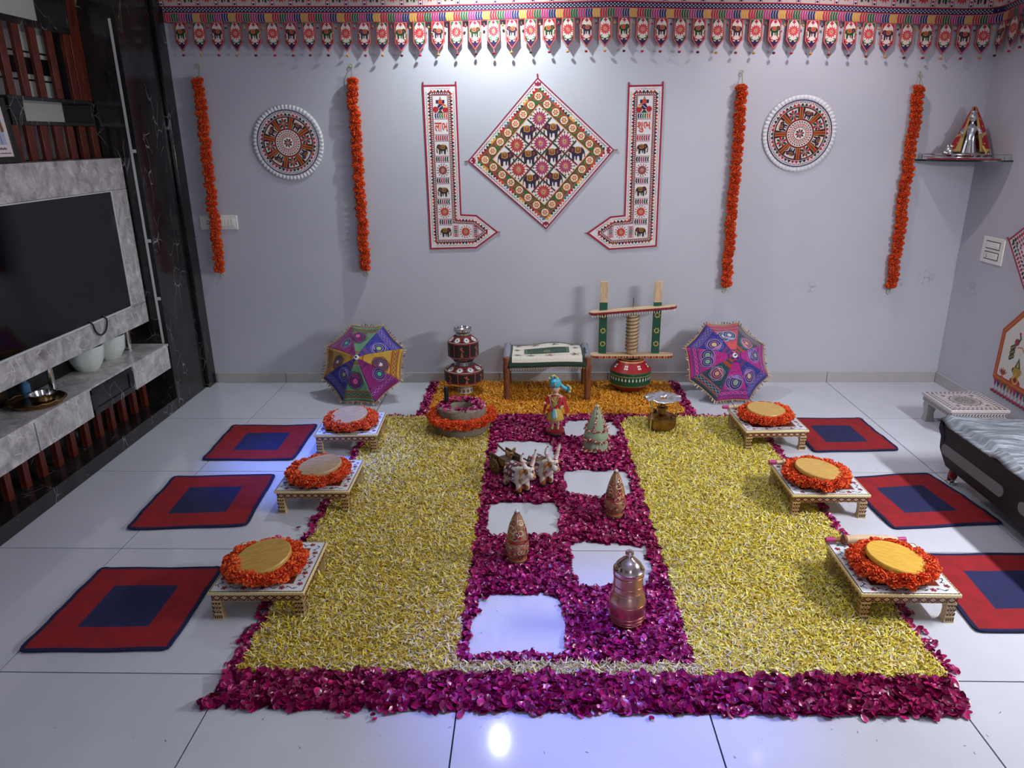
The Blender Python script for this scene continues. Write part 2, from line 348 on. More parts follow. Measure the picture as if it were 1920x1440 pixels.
m = MB(); m.box(-.006, .001, -.965, .968, -.002, .009); m.box(-.006, .001, -.965, .968, .699, .706); m.box(-.006, .001, .958, .968, .0, .703); m.build('bezel', M['led'], tv, 35, .001)
pts = []
for k in range(17):
    a = PI*k/16; pts.append((.014, .58-.07*math.cos(a), .0-.075*math.sin(a)))
m = MB(); m.tube([(-.004, .51, .02)]+pts+[(-.004, .65, .02)], .005, 8); m.build('cable', M['black_plastic'], tv)
# slat screen above the set
scr = thing('slat_screen', 'red-brown wooden slat screen with black marble niches above the television', 'screen', (-2.62, 4.62, 1.632))
def pbox(name, x0, x1, y0, y1, z0, z1, mat, par=scr, bevel=.002):
    m = MB(); m.box(x0+2.62, x1+2.62, y0-4.62, y1-4.62, z0-1.632, z1-1.632); return m.build(name, mat, par, 35, bevel)
ys = [4.036, 4.17, 4.315, 4.47, 4.59]+[3.915-.13*k for k in range(15)]
for y in ys: pbox('slat', -2.642, -2.62, y-.027, y+.027, 1.955, 2.31, M['redwood'])
for k in range(22): y = 4.58-.118*k; pbox('slat', -2.642, -2.62, y-.03, y+.03, 1.634, 1.813, M['redwood'])
pbox('post', -2.68, -2.618, 4.505, 4.617, 1.955, ZC, M['redwood'])
for k, y1 in enumerate((4.60, 3.74, 2.88)):
    nb = pbox('niche', -2.785, -2.615, y1-.74, y1-.001, 1.935, 1.955, M['black_marble']); nb['label'] = 'open black marble niche box'
    pbox('niche_floor', -2.785, -2.615, y1-.74, y1-.001, 1.813, 1.833, M['black_marble'], nb)
    pbox('niche_side', -2.785, -2.615, y1-.02, y1, 1.833, 1.935, M['black_marble'], nb); pbox('niche_side', -2.785, -2.615, y1-.74, y1-.63, 1.833, 1.935, M['black_marble'], nb)
    nb2 = pbox('niche', -2.785, -2.615, y1-.70, y1-.09, 2.30, 2.335, M['black_marble']); pbox('niche_side', -2.785, -2.615, y1-.10, y1-.085, 2.335, 2.5, M['black_marble'], nb2); pbox('niche_lid', -2.785, -2.615, y1-.70, y1-.09, 2.5, 2.52, M['black_marble'], nb2)
pbox('back_board', -2.82, -2.788, 1.9, 4.62, 1.634, ZC, M['white_panel']); zz = lambda py: sx(80, py, -2.785).z; pbox('back_band', -2.787, -2.78, 1.9, 4.61, zz(142), zz(112), M['black_marble'])
for z in (zz(154.5), zz(104)): pbox('back_line', -2.787, -2.783, 1.9, 4.61, z, z+.01, M['black_plastic'])
# framed picture at the picture's left edge, with a bead chain
pf = thing('framed_picture', 'black framed printed picture with a white border leaning above the television', 'picture', (-2.515, 3.715, 1.634), rot=(0, -R(4), 0))
m = MB(); 
for a in ((-.02, 0, -.42, -.385, 0, .30), (-.02, 0, -.035, 0, 0, .30), (-.02, 0, -.385, -.035, 0, .03), (-.02, 0, -.385, -.035, .27, .30)): m.box(*a)
m.build('frame', M['black_plastic'], pf, 35, .002)
m = MB(); m.box(-.018, -.006, -.385, -.035, .03, .27, S(222, 214, 214)); m.box(-.006, -.0055, -.365, -.062, .085, .255, S(96, 128, 190)); m.box(-.0055, -.005, -.365, -.062, .085, .16, S(170, 176, 206))
dk = S(70, 40, 60)
for y0, z0, L, hh in ((-.15, .062, .085, .012), (-.15, .043, .105, .007)):                  # small line of lettering
    n = int(L/.008)
    for k in range(n): m.box(-.006, -.0052, y0+k*.008, y0+k*.008+.005, z0, z0+hh*(.6+.4*((k*7) % 3)/2), dk)
m.box(-.0055, -.005, -.1, -.094, .085, .13, S(80, 80, 130)); m.build('print', M['paint'], pf)
pts = [(.004, -.075+.03*math.sin(k*.55)*.5-.02*(k/14)**2, .345-.0145*k) for k in range(15)]
m = MB(); m.tube([(p[0]-2.51, p[1]+3.69, p[2]+1.634) for p in pts], .006, 8, S(130, 78, 34)); tag(m.build('bead_chain', M['paint']), 'brown wooden bead chain hanging over the framed picture', 'bead chain')
# things on the cabinet
def bowl(loc, s, label):
    t = thing('ceramic_bowl', label, 'bowl', loc)
    m = MB(); m.lathe([(.0, 0), (.066*s, 0), (.08*s, .012), (.112*s, .06), (.124*s, .125), (.124*s, .146), (.118*s, .146), (.106*s, .06), (.07*s, .016), (0, .014)], 32, None, (1, 1, 1), lambda a, k: .015*math.cos(8*a)); m.build('body', M['white_glaze'], t); return t
bowl((-2.600, 4.04, .46), .80, 'frosted white bowl nearer the tray on the marble cabinet'); bowl((-2.602, 4.28, .46), .80, 'frosted white bowl at the far end of the marble cabinet')
t = thing('serving_tray', 'round brown metal tray with a patterned rim on the marble cabinet', 'tray', (-2.54, 3.47, .46))
m = MB(); m.lathe([(0, .004), (.115, .004), (.135, .022), (.14, .022), (.118, 0), (0, 0)], 36); m.build('plate', M['brass'], t)
m = MB(); m.tube([(.132*math.cos(a*PI/20), .132*math.sin(a*PI/20), .024+.003*math.sin(a*4)) for a in range(40)], .0035, 6, (1, 1, 1), True); m.build('rim', M['brass'], t)
t = thing('steel_bowl', 'small shiny steel bowl standing in the brown tray', 'bowl', (-2.525, 3.50, .4645))
m = MB(); m.lathe([(0, 0), (.045, 0), (.056, .01), (.062, .04), (.065, .041), (.06, .039), (.053, .012), (0, .004)], 32); m.build('body', M['steel'], t)
t = thing('blue_bottle', 'small blue bottle behind the tray on the marble cabinet', 'bottle', (-2.64, 3.55, .46))
m = MB(); m.lathe([(0, 0), (.02, 0), (.022, .01), (.022, .075), (.01, .09), (.01, .105), (0, .105)], 18); m.build('body', plain('blue_plastic', S(70, 120, 160), .3), t)
m = MB(); m.lathe([(.012, .1), (.012, .122), (0, .122)], 14); m.build('cap', M['white_plastic'], t)

# ================================================================ right side: divan, white stool, switch plates, glass shelf
dv = thing('divan', 'low black divan with grey slots and a grey striped cover', 'divan', (2.12, 3.60, 0))
prof = [(-2.6, .1), (-.1, .1), (-.02, .17), (-.0, .31), (-2.6, .31)]
m = MB(); m.slab([(y, z) for y, z in prof], lambda x, y, h: (h, x, y), .80); m.build('body', M['dark_leather'], dv, 35, .01)
for y1, L in ((-.05, .52), (-.68, .52), (-1.31, .52)):
    pts = []
    for k in range(9): a = PI/2-PI*k/8; pts.append((y1-.028+.028*math.cos(a), .185+.028*math.sin(a)))
    for k in range(9): a = -PI/2-PI*k/8; pts.append((y1-L+.028+.028*math.cos(a), .185+.028*math.sin(a)))
    m = MB(); m.slab(pts, lambda x, y, h: (.002-h, x, y), .006); m.build('slot', M['grey_panel'], dv)
def cov(u, v):                                                       # cloth thrown over the top, hanging a little over the edge
    x = -.02+.82*u; y = .012-2.6*v; z = .325+.02*math.sin(v*19)*math.sin(u*6+1)+.014*math.sin(v*47+u*9)
    if u < .06: z = .325+.026*math.sin(v*31+1.1)+.01*math.sin(v*73)-(.06-u)/.06*.03
    if v < .012: z -= .02
    return (x, y, max(z, .313))
t = NT('grey_striped_cloth'); t.set(rough=.9); nz = t.noise(1, 4, t.coord((7, 46, 8)), .7); t.base(t.ramp(nz, [(.32, S(66, 71, 80)), (.5, S(100, 106, 115)), (.66, S(146, 151, 160))])); t.bump(nz, .2, .003)
m = MB(); m.grid(cov, 40, 120); o = m.build('cover', t.m, dv, 60); sm = o.modifiers.new('thick', 'SOLIDIFY'); sm.thickness = .006
m = MB(); m.slab([(-.015, .33), (.0, .33), (.004, .27), (-.05, .215), (-.06, .225)], lambda x, y, h: (-.006+h, x, y), .05); m.build('cover_flap', plain('dark_cloth', S(34, 36, 52), .9), dv, 35, .004)
for y in (-.085, -1.2, -2.4):
    f = MB(); f.lathe([(.03, 0), (.032, .012), (.02, .016), (.02, .1)], 18, Matrix.Translation((.055, y, 0))); ft = f.build('foot', M['chrome'], dv)
    f = MB(); f.ball((.05, y-.02, .055), (.018, .026, .03), 12, 8); f.build('foot_cap', plain('red_plastic', S(126, 26, 32), .3), ft)
# switch plates
def plate(name, label, o, ux, w, h, kind):
    t = thing(name, label, 'switch plate', o); n = Vector((0, -1, 0)) if kind == 'back' else Vector((-1, 0, 0)); ux = Vector(ux); up = Vector((0, 0, 1))
    def pb(nm, x0, x1, z0, z1, d0, d1, mat, par=t, bev=.0015):
        m = MB(); vs = []
        for d in (d0, d1):
            for z in (z0, z1):
                for x in (x0, x1): vs.append(ux*x+up*z+n*d)
        m.add(vs, [(0, 1, 3, 2), (4, 6, 7, 5), (0, 4, 5, 1), (2, 3, 7, 6), (0, 2, 6, 4), (1, 5, 7, 3)]); return m.build(nm, mat, par, 35, bev)
    pb('plate', -w/2, w/2, -h/2, h/2, 0, .010, M['white_plastic'], t, .003); return t, pb
cpt = (wl(411, 417)); t, pb = plate('switch_board', 'wide white switch board with socket and rocker switches behind a garland', (cpt.x, YW, cpt.z), (1, 0, 0), .265, .098, 'back')
pb('inner_frame', -.115, .115, -.034, .034, .01, .0125, M['white_plastic'])
for k in range(4): pb('rocker', .02+k*.022, .039+k*.022, -.026, .026, .0125, .016, M['white_plastic'])
for dx, dz in ((-.075, .012), (-.082, -.008), (-.068, -.008)): pb('socket_hole', dx-.003, dx+.003, dz-.004, dz+.004, .0124, .0128, M['black_plastic'], t, 0)
cpt = (sx(1863, 470, XR)); t, pb = plate('switch_board', 'square white switch board with two modules on the right wall', (XR, cpt.y, cpt.z), (0, -1, 0), .225, .165, 'right')
for z0 in (.008, -.058):
    pb('module_gap', -.075, .075, z0, z0+.05, .0095, .0105, M['grout'], t, 0); pb('module', -.07, .07, z0+.005, z0+.045, .0105, .0135, M['white_plastic']); pb('rocker', .0, .06, z0+.009, z0+.041, .0135, .0165, M['white_plastic'])
for dx, dz in ((-.045, -.03), (-.05, -.042), (-.04, -.042)): pb('socket_hole', dx-.003, dx+.003, dz-.003, dz+.003, .0134, .0138, M['black_plastic'], t, 0)
# glass corner shelf
sh = thing('corner_shelf', 'quarter-round glass corner shelf with a thin chrome rail', 'shelf', (XR, YW, 1.553)); RS = .40
arc = [(-RS*math.cos(PI/2*k/14), -RS*math.sin(PI/2*k/14)) for k in range(15)]
m = MB(); m.slab([(0, 0)]+arc, lambda x, y, h: (x, y, h), .008); m.build('glass', glass('shelf_glass', (.55, .75, .7)), sh, 35)
m = MB(); m.slab([(x*1.004, y*1.004) for x, y in arc]+[(x*.99, y*.99) for x, y in arc[::-1]], lambda x, y, h: (x, y, h-.001), .01); m.build('dark_edge', plain('edge_glass', S(28, 40, 42), .2), sh)
for z in (.024, .042):
    m = MB(); m.tube([(x*.95, y*.95, z) for x, y in arc], .0025, 6); m.build('rail', M['chrome'], sh)
for k in (1, 7, 13):
    m = MB(); m.tube([(arc[k][0]*.95, arc[k][1]*.95, .008), (arc[k][0]*.95, arc[k][1]*.95, .043)], .003, 6); m.build('rail_post', M['chrome'], sh)
m = MB(); m.slab([(-.33, -.02), (-.02, -.02), (-.02, -.31), (-.12, -.34), (-.28, -.2), (-.35, -.1)], lambda x, y, h: (XR+x, YW+y, 1.5615+h), .006, S(150, 22, 34)); tag(m.build('shelf_cloth', M['fabric'], None, 35, .002), 'folded red cloth lying on the glass corner shelf', 'cloth')
# silver goddess figurine with a red veil
g = thing('goddess_figurine', 'silver standing figurine draped in a red and gold veil on the corner shelf', 'figurine', (2.80, 5.03, 1.5685), R(-22)); SI = M['silver']
m = MB(); m.ball((.0, 0, .022), (.115, .05, .024), 18, 8); m.ball((-.105, -.02, .045), (.026, .024, .03), 12, 8); m.ball((-.122, -.03, .034), (.02, .015, .014), 10, 6)
for dx in (-.115, -.095): m.ball((dx, -.012, .074), (.008, .006, .012), 8, 6)
m.tube([(.1, -.01, .02), (.125, -.02, .03), (.12, -.03, .055)], [.012, .009, .005], 8)
for dx in (-.07, -.03, .05, .09): m.tube([(dx, -.035, .02), (dx-.02, -.052, .008)], [.013, .011], 8)
m.build('lion_base', SI, g)
m = MB(); m.lathe([(.052, .035), (.048, .05), (.036, .1), (.03, .135), (.034, .155), (.036, .185), (.022, .205), (.013, .212), (.013, .222)], 28, None, (1, 1, 1), lambda a, k: (.06*math.cos(14*a) if k < 4 else 0))
m.ball((0, 0, .245), (.024, .025, .03), 14, 10); m.ball((0, -.025, .243), (.005, .006, .006), 8, 6); m.ball((0, .0, .28), (.018, .018, .012), 12, 6); m.build('body', SI, g)
for s in (-1, 1): m = MB(); m.tube([(s*.03, -.005, .19), (s*.052, -.022, .16), (s*.05, -.05, .15)], [.011, .01, .008], 8); m.ball((s*.05, -.055, .152), .011, 8, 6); m.build('arm', SI, g)
vl = S(150, 16, 30)
def veil(u, v):
    a = R(-62)+R(304)*u; r = .006+.109*v**.92; r *= 1+.08*math.sin(a*7+v*5)*v; z = .312-.272*v+.012*math.sin(v*PI)*math.cos(a*3)
    ca, sa = math.cos(a), math.sin(a); return (r*ca*1.0+.012*v, r*sa*.62+.015, z)
vc = lambda u, v: S(178, 146, 84) if (u < .05 or u > .95 or .6 < v < .64 or v > .955) else (S(206, 160, 96) if math.sin(u*60)*math.sin(v*45) > .86 else vl)
m = MB(); m.grid(veil, 56, 34, vc); o = m.build('veil', M['fabric'], g, 60); sm = o.modifiers.new('t', 'SOLIDIFY'); sm.thickness = .004
m = MB(); m.tube([(.075, -.04, .075), (.1, -.055, .035), (.095, -.06, .02)], [.008, .007, .004], 8, S(190, 160, 90)); m.build('gold_tassel', M['gilt'], g)

# ================================================================ embroidery: flat coloured shapes on cloth
RED, DRED, MAG, PUR, GRN, DGRN, GOLD, WHT, NAVY, BLK, CRM, ORG = hexs('b01828 7a1026 a01e5c 2e1a5e 1f6a34 173f26 d8a03c e6e2e4 1e1c58 1c1418 e8d0b0 c8461e')
class Print(MB):
    def __init__(s, fn, eps=.0004): MB.__init__(s); s.fn = fn; s.eps = eps
    def poly(s, pts, c, L=1):
        a = sum(pts[i][0]*pts[(i+1) % len(pts)][1]-pts[(i+1) % len(pts)][0]*pts[i][1] for i in range(len(pts)))
        if a < 0: pts = pts[::-1]
        e = (len(s.f) % 41)*8e-6; s.add([s.fn(x, y, L*s.eps+e) for x, y in pts], [tuple(range(len(pts)))], c)
    def rect(s, x0, x1, y0, y1, c, L=1, n=1):
        for k in range(n): a, b = x0+(x1-x0)*k/n, x0+(x1-x0)*(k+1)/n; s.poly([(a, y0), (b, y0), (b, y1), (a, y1)], c, L)
    def disc(s, x, y, r, c, L=1, n=16, ry=None): s.poly([(x+r*math.cos(2*PI*k/n), y+(ry or r)*math.sin(2*PI*k/n)) for k in range(n)], c, L)
    def stroke(s, pts, w, c, L=1, closed=False):
        n = len(pts)
        for i in range(n if closed else n-1):
            (x0, y0), (x1, y1) = pts[i], pts[(i+1) % n]; d = math.hypot(x1-x0, y1-y0)
            if d < 1e-7: continue
            nx, ny = -(y1-y0)/d*w/2, (x1-x0)/d*w/2; ex, ey = (x1-x0)/d*w*.3, (y1-y0)/d*w*.3
            s.poly([(x0-nx-ex, y0-ny-ey), (x1-nx+ex, y1-ny+ey), (x1+nx+ex, y1+ny+ey), (x0+nx-ex, y0+ny-ey)], c, L)
    def tri(s, x, y, a, r, c, L=1):                                  # little triangle pointing along angle a, with three dots beyond
        d = (math.cos(a), math.sin(a)); n = (-d[1], d[0])
        s.poly([(x-n[0]*r*.55, y-n[1]*r*.55), (x+n[0]*r*.55, y+n[1]*r*.55), (x+d[0]*r*.85, y+d[1]*r*.85)], c, L)
        for k in (-.5, 0, .5): q = 1.05+.12*(k == 0); s.poly([(x+d[0]*r*(q+u)+n[0]*r*(k+v), y+d[1]*r*(q+u)+n[1]*r*(k+v)) for u, v in ((-.16, 0), (0, -.16), (.16, 0), (0, .16))], c, L)
    def edge_tris(s, p, q, n, r, cols, out, L=1):
        a = math.atan2(q[1]-p[1], q[0]-p[0])+(PI/2 if out > 0 else -PI/2)
        for k in range(n): t = (k+.5)/n; s.tri(p[0]+(q[0]-p[0])*t, p[1]+(q[1]-p[1])*t, a, r, cols[(k//2) % len(cols)], L)
    def dots(s, p, q, n, r, c, L=2):
        for k in range(n): t = (k+.5)/n; x, y = p[0]+(q[0]-p[0])*t, p[1]+(q[1]-p[1])*t; s.poly([(x-r, y-r), (x+r, y-r), (x+r, y+r), (x-r, y+r)], c, L)
    def petal(s, x, y, a, r0, r1, w, c, L=1):
        d = (math.cos(a), math.sin(a)); n = (-d[1], d[0]); m = r0+(r1-r0)*.6
        s.poly([(x+d[0]*u+n[0]*v, y+d[1]*u+n[1]*v) for u, v in ((r0, 0), (m, -w), (r1, 0), (m, w))], c, L)
    def flower(s, x, y, r, n=14, c=RED, tip=DGRN, L=1, gold=True):
        if tip:
            for k in range(n): a = 2*PI*k/n; s.disc(x+.92*r*math.cos(a), y+.92*r*math.sin(a), r*.09, tip, L, 6)
        if gold: 
            for k in range(n): s.petal(x, y, 2*PI*k/n, r*.1, r*.86, r*1.7/n, GOLD, L)
        for k in range(n): s.petal(x, y, 2*PI*k/n, r*.14, r*.8, r*1.55/n, c, L+1)
        s.disc(x, y, r*.14, GOLD, L+2, 10); s.disc(x, y, r*.07, RED, L+3, 8)
    def star8(s, x, y, r, a0, L=1):
        for k in range(8): s.petal(x, y, a0+2*PI*k/8, r*.05, r, r*.22, (RED, DGRN)[k % 2], L)
    def leaves(s, x0, x1, y0, y1, n, cols, L=1, vert=False):
        f = (lambda a, b: (b, a)) if vert else (lambda a, b: (a, b)); W = (x1-x0)/n; ym = (y0+y1)/2
        for k in range(n):
            a = x0+W*k; c = cols[k*len(cols)//n]
            s.poly([f(a+.1*W, ym), f(a+.75*W, ym), f(a+1.0*W, y1-.1*(y1-ym)), f(a+.35*W, y1-.1*(y1-ym))], c, L); s.poly([f(a+.1*W, ym), f(a+.35*W, y0+.1*(ym-y0)), f(a+1.0*W, y0+.1*(ym-y0)), f(a+.75*W, ym)], c, L)
    def elephant(s, x, y, r, d=1, body=None, L=1, rot=0, blanket=None):
        body = body or S(38, 26, 46); ca, sa = math.cos(rot), math.sin(rot)
        T = lambda P: [(x+(px*d*ca-py*sa)*r, y+(px*d*sa+py*ca)*r) for px, py in P]
        out = [(-.86, .35), (-.6, .64), (-.1, .72), (.25, .64), (.48, .76), (.78, .66), (.96, .3), (1., -.1), (.97, -.55), (.82, -.72), (.7, -.6), (.84, -.45), (.84, -.1), (.72, .06), (.58, -.12), (.54, -.9), (.3, -.9), (.26, -.36), (.16, -.36), (.12, -.8), (-.02, -.8), (-.06, -.36), (-.3, -.36), (-.34, -.9), (-.62, -.9), (-.68, -.2), (-.86, -.0), (-.93, -.55), (-1., -.5), (-.95, .1)]
        s.poly(T([(a*1.04, b*1.04) for a, b in out]), GOLD, L) if r > .03 else None
        s.poly(T(out), body, L+1)
        b = blanket or S(118, 52, 48); s.poly(T([(-.52, .66), (.18, .66), (.22, .08), (-.1, -.06), (-.5, .06)]), GOLD, L+2); s.poly(T([(-.46, .6), (.12, .6), (.15, .14), (-.1, .02), (-.44, .12)]), b, L+3)
        if r > .03: s.poly(T([(-.28, .5), (-.02, .5), (-.14, .2)]), GOLD, L+4); s.poly(T([(-.22, .46), (-.08, .46), (-.15, .3)]), DGRN, L+5)
        s.poly(T([(.38, .5), (.62, .56), (.66, .2), (.5, .06), (.38, .2)]), S(128, 52, 56), L+2); s.poly(T([(.8, .06), (1.22, .16), (1.2, .1), (.82, -.06)]), CRM, L+2)
    def ganesh(s, x, y, r, d=1, L=1):
        T = lambda P: [(x+a*d*r, y+b*r) for a, b in P]
        s.poly(T([(-.18, .62), (.18, .62), (0, 1.05)]), DGRN, L); s.poly(T([(-.09, .66), (.09, .66), (0, .9)]), GOLD, L+1)
        s.poly(T([(-.55, .62), (-.25, .62), (-.25, .2), (-.55, .2)]), NAVY, L); s.poly(T([(.25, .62), (.55, .62), (.55, .2), (.25, .2)]), NAVY, L)
        s.poly(T([(-.26, .62), (.26, .62), (.26, .25), (.75, -.02), (.7, -.12), (.2, .06), (-.2, .06), (-.26, .25)]), ORG, L+1)
        s.disc(x, y-.22*r, .36*r, NAVY, L+1, 14); s.stroke(T([(-.25, -.4), (.22, -.05)]), .06*r, CRM, L+2)
        s.disc(x-.62*d*r, y-.5*r, .36*r, RED, L, 14); s.disc(x+.62*d*r, y-.55*r, .36*r, RED, L, 14)
        s.poly(T([(-.4, -.95), (.35, -.95), (.1, -.6), (-.15, -.6)]), DGRN, L); s.poly(T([(.4, -.12), (.85, -.2), (.8, -.32), (.4, -.28)]), GOLD, L)
def back_map(x, z, h): return (x, YW-.006-h, z)                       # a cloth hanging flat on the back wall
def cloth_slab(name, outline, fn, t, c, parent, mat=None):
    m = MB(); n = len(outline); m.slab(outline if True else None, lambda x, y, h: fn(x, y, h-t), t, c); return m.build(name, mat or M['fabric'], parent, 0)
XZ = lambda px, py: (lambda p: (p.x, p.z))(wl(px, py, YW-.006))

# ---- the square cloth hung by one corner
hung = thing('wall_hanging', 'square white embroidered cloth of elephants and flowers hung by one corner', 'wall hanging', (0, 0, 0))
A, B, C_, D = XZ(1008, 145), XZ(1152, 281), XZ(1024, 430), XZ(877, 302)           # top, right, bottom, left corners
def uv(u, v):                                                        # u: top corner -> right corner, v: top corner -> left corner
    return tuple(A[i]*(1-u)*(1-v)+B[i]*u*(1-v)+D[i]*(1-u)*v+C_[i]*u*v for i in (0, 1))
cloth_slab('cloth', [A, D, C_, B], back_map, .0025, S(222, 214, 218), hung)
p = Print(back_map)
def uvrect(u0, u1, v0, v1, c, L): p.poly([uv(u0, v0), uv(u1, v0), uv(u1, v1), uv(u0, v1)], c, L)
def frame(i, wd, c, L):
    for a in ((i, 1-i, i, i+wd), (i, 1-i, 1-i-wd, 1-i), (i, i+wd, i, 1-i), (1-i-wd, 1-i, i, 1-i)): uvrect(*a, c, L)
frame(0, .012, S(150, 20, 62), 2); frame(.079, .082, S(92, 84, 60), 1); frame(.073, .006, ORG, 2); frame(.165, .007, GOLD, 3); frame(.16, .006, DRED, 3)
cyc = [GRN, RED, S(60, 110, 130), ORG, DRED, DGRN, GOLD]
for e in range(4):
    P0, P1 = ((.072, .072), (.928, .072), (.928, .928), (.072, .928))[e], ((.928, .072), (.928, .928), (.072, .928), (.072, .072))[e]
    for k in range(26):
        t = (k+.5)/26; u, v = P0[0]+(P1[0]-P0[0])*t, P0[1]+(P1[1]-P0[1])*t; a, b = uv(u, v); ou, ov = ((0, -.01), (.01, 0), (0, .01), (-.01, 0))[e]; a2, b2 = uv(u+ou, v+ov)
        p.tri(a, b, math.atan2(b2-b, a2-a), .026, cyc[(k//2+e) % 7], 1)
    for k in range(7):                                               # border of rosettes between dark leaf fans
        t = (k+.0)/7*.77+.118; q = .118
        u, v = ((t, q), (1-q, t), (1-t, 1-q), (q, 1-t))[e]; x, z = uv(u, v); p.disc(x, z, .0275, S(120, 50, 30), 2.5, 16); p.disc(x, z, .0255, CRM, 3, 16)
        for j in range(6): p.petal(x, z, j*PI/3, .004, .019, .005, (RED, ORG)[e % 2], 4)
        p.disc(x, z, .004, GOLD, 5, 8)
        for s_, cc in ((.055, GRN), (.085, NAVY)):
            u2, v2 = ((t+s_, q), (1-q, t+s_), (1-t-s_, 1-q), (q, 1-t-s_))[e]; x2, z2 = uv(u2, v2); a0 = math.atan2(z2-z, x2-x)
            for j in range(-3, 4): p.petal(x2, z2, a0+PI*(s_ < .06)+j*.3+.5*(1 if s_ < .06 else -1), 0, .037, .006, cc, 2)
        u3, v3 = ((t+.07, q-.03), (1-q+.03, t+.07), (1-t-.07, 1-q+.03), (q-.03, 1-t-.07))[e]; u4, v4 = ((t+.04, q+.03), (1-q-.03, t+.04), (1-t-.04, 1-q-.03), (q+.03, 1-t-.04))[e]; p.stroke([uv(u3, v3), uv(u4, v4)], .006, ORG, 2)
I0, I1 = .178, .822; n4 = (I1-I0)/4
for k in (1, 2, 3):
    a = I0+n4*k
    for j in range(8):
        s0, s1 = I0+n4*j/2, I0+n4*(j+1)/2; cc = (S(120, 34, 40), S(52, 60, 40))[(j//1+k) % 2]
        p.poly([uv(s0, a-.008), uv(s1, a-.008), uv(s1, a+.008), uv(s0, a+.008)], cc, 2); p.poly([uv(a-.008, s0), uv(a+.008, s0), uv(a+.008, s1), uv(a-.008, s1)], cc, 3)
        if (j*3+k) % 4 == 0: p.disc(*uv(s0+.02, a), .0045, S(240, 235, 225), 5, 8)
for i in range(4):
    for j in range(4):
        x, z = uv(I0+n4*(i+.5), I0+n4*(j+.5)); row = i+j
        if row % 2 == 0: p.flower(x, z, .064, 16, MAG if row in (0, 2, 4) and (i+2*j) % 3 != 1 else RED, DGRN, 1)
        else: p.elephant(x, z, .056, 1 if j > i or (row == 3 and i == 2) else -1, S(40, 26, 58), 1, 0, S(130, 66, 52))
for cx_, cz_ in (A, B, C_, D):
    mx, mz = uv(.5, .5); a = math.atan2(mz-cz_, mx-cx_)
    for k in (-.7, 0, .7): p.petal(cx_+.055*math.cos(a), cz_+.055*math.sin(a), a+PI+k, 0, .034, .009, S(150, 20, 56), 2)
p.build('embroidery', M['fabric'], hung, 0)
m = MB()
for c0 in (A, D, B): mx, mz = uv(.5, .5); a = math.atan2(c0[1]-mz, c0[0]-mx); m.bar((c0[0], YW-.006, c0[1]), (c0[0]+.022*math.cos(a), YW-.004, c0[1]+.022*math.sin(a)), .009, .004, S(150, 20, 50))
m.build('loop', M['fabric'], hung, 0)

